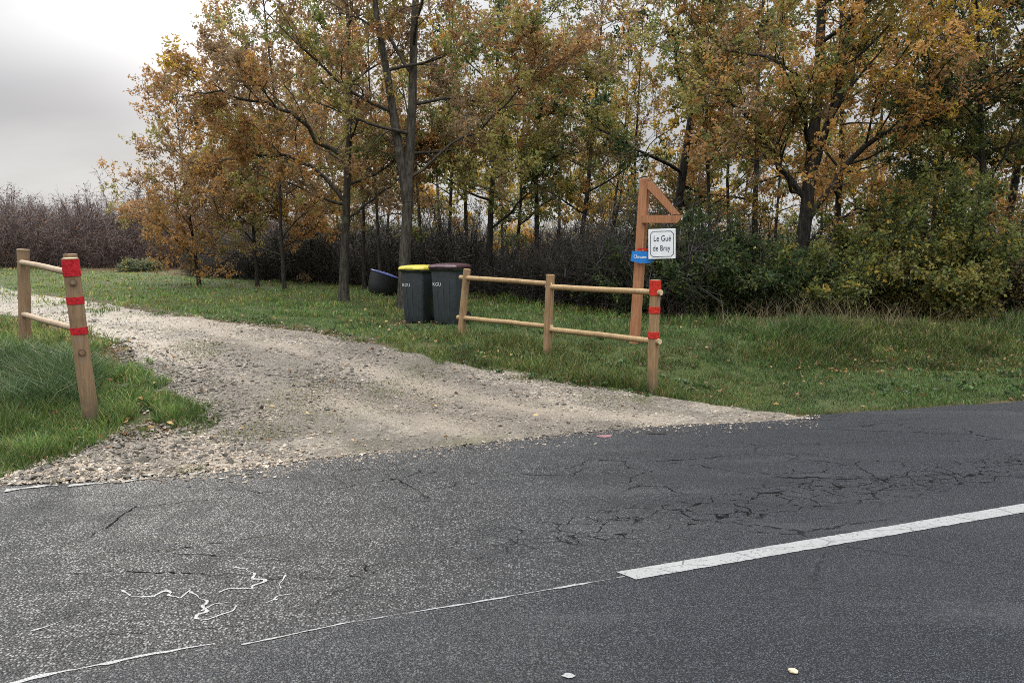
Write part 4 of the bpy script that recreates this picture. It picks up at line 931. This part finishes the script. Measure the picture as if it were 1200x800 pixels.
def litter():
    g = np.random.default_rng(85); x, y = screen_scatter(g, 30000, -200, 1400, 308, 560); d = y - edge(x)
    pr = .10 - .07 * ss(.5, 1.5, x) * (d < 4.5) + .75 * ss(-2.5, .5, y - woodedge(x)) + .5 * (np.hypot(x - B1.location.x + .5, y - B1.location.y) < .9) + .3 * ((x < -3.8) & (y < track_lo(x)) & (y > track_lo(x) - 1.2))
    k = (d > .05) & (g.random(len(x)) < pr) & (y < woodedge(x) + 2) & (~on_gravel(x, y) | (g.random(len(x)) < .10)); x, y = x[k], y[k]; n = len(x)
    C = np.stack([x, y, terrain(x, y) + .02 + .04 * g.random(n)], -1); D = np.stack([g.normal(size=n), g.normal(size=n), g.normal(size=n) * .25], -1)
    col = pick(g, [((.30, .17, .07), 3), ((.20, .10, .045), 4), ((.11, .065, .035), 3), ((.42, .28, .12), 1)], n) * (.7 + .6 * g.random((n, 1)))
    V, f, c = leaf_mesh(C, D, np.maximum(.055, np.hypot(x, y) * .0042) * (.6 + .7 * g.random(n)), col, g, .6)
    tag(link('fallen_leaves', raw_mesh('fallen_leaves', V, [f], [M_litter], None, c)), 'fallen brown and orange leaves scattered over the grass', 'leaves', kind='stuff')
litter()

def stones():
    g = np.random.default_rng(86); x, y = screen_scatter(g, 170000, -160, 960, 335, 572)
    cl = fbm(x * .9, y * .9, 91); sandy = ss(.5, .62, fbm(x * .55 + 9, y * .55, 92)) * (x > -3.5)
    k = (on_gravel(x, y, -np.where(x < -1.8, .60, .14) * g.random(len(x))) & ~(strip(x, y) & (g.random(len(x)) < .95)) & (g.random(len(x)) > .75 * sandy) & (g.random(len(x)) > .8 * rut(x, y))) | ((y < edge(x) + .02) & (y > edge(x) - .45 * g.random(len(x)) ** 3) & (x < 3.2) & (g.random(len(x)) < .75))
    x, y = x[k], y[k]; n = len(x); dist = np.hypot(x, y)
    r = (.0032 + .010 * g.random(n) ** 4) * np.where(x < -1.5, 1.35, 1.0); r = np.maximum(r, dist * .00045 * (.6 + .8 * g.random(n)))
    e = edge(x); z = np.where(y > e - .02, np.where(y < e + .25, np.maximum(terrain(x, y) + .012, .005 + .022 * ss(-.08, .25, y - e)), terrain(x, y) + .012), road_z(x, y))
    clod = (g.random(n) < .012 + .10 * ss(.52, .62, fbm(x * .8 + 2, y * 1.5, 99))) & (y > e)          # clods of dark earth and bits of twig
    r = np.where(clod, r * 1.5 + .003, r)
    O = np.array([[1, 0, 0], [-1, 0, 0], [0, 1, 0], [0, -1, 0], [0, 0, 1], [0, 0, -1.]]); jit = O[None] * (.7 + .6 * g.random((n, 6, 1))) + g.normal(size=(n, 6, 3)) * .22
    a = g.random(n) * 6.28; ca, sa = np.cos(a)[:, None], np.sin(a)[:, None]; jx = jit[..., 0] * 1.25; jy = jit[..., 1] * .95; jz = jit[..., 2] * .62
    V = np.stack([x[:, None] + (jx * ca - jy * sa) * r[:, None], y[:, None] + (jx * sa + jy * ca) * r[:, None], z[:, None] + r[:, None] * .25 + jz * r[:, None]], -1).reshape(-1, 3)
    T = np.array([[0, 2, 4], [2, 1, 4], [1, 3, 4], [3, 0, 4], [2, 0, 5], [1, 2, 5], [3, 1, 5], [0, 3, 5]]); f = (np.arange(n)[:, None, None] * 6 + T[None]).reshape(-1, 3)
    col = pick(g, [((.34, .30, .245), 4), ((.23, .20, .165), 4), ((.46, .42, .36), 2.2), ((.13, .115, .10), 2.5), ((.30, .235, .165), 2.5), ((.60, .57, .51), .7)], n) * (.45 + .5 * g.random((n, 1)))
    dm = damp(x, y) * .72; col = col * np.array([[1.05, .96, .86]]) * (1 - dm[:, None]) + dm[:, None] * np.array([[.085, .072, .055]]) * (.6 + .8 * g.random((n, 1)))
    col = np.where(clod[:, None], np.array([[.05, .04, .027]]) * (.6 + .8 * g.random((n, 1))), col)
    tag(link('gravel', raw_mesh('gravel', V, [f], [M_stone], None, np.repeat(col, 6, 0))), 'loose pale gravel stones of the track mouth', 'gravel', kind='stuff')
stones()

# ------------------------------------------------------------------ render settings
vs = scene.view_settings; vs.view_transform = 'Standard'; vs.look = 'None'; vs.exposure = 0.52; vs.gamma = 1.0; vs.use_curve_mapping = False
cy = scene.cycles; cy.max_bounces = 5; cy.diffuse_bounces = 2; cy.glossy_bounces = 2; cy.transmission_bounces = 3; cy.transparent_max_bounces = 4
cy.use_denoising = False; cy.filter_width = .95; cy.sample_clamp_indirect = 6.0; cy.caustics_reflective = False; cy.caustics_refractive = False
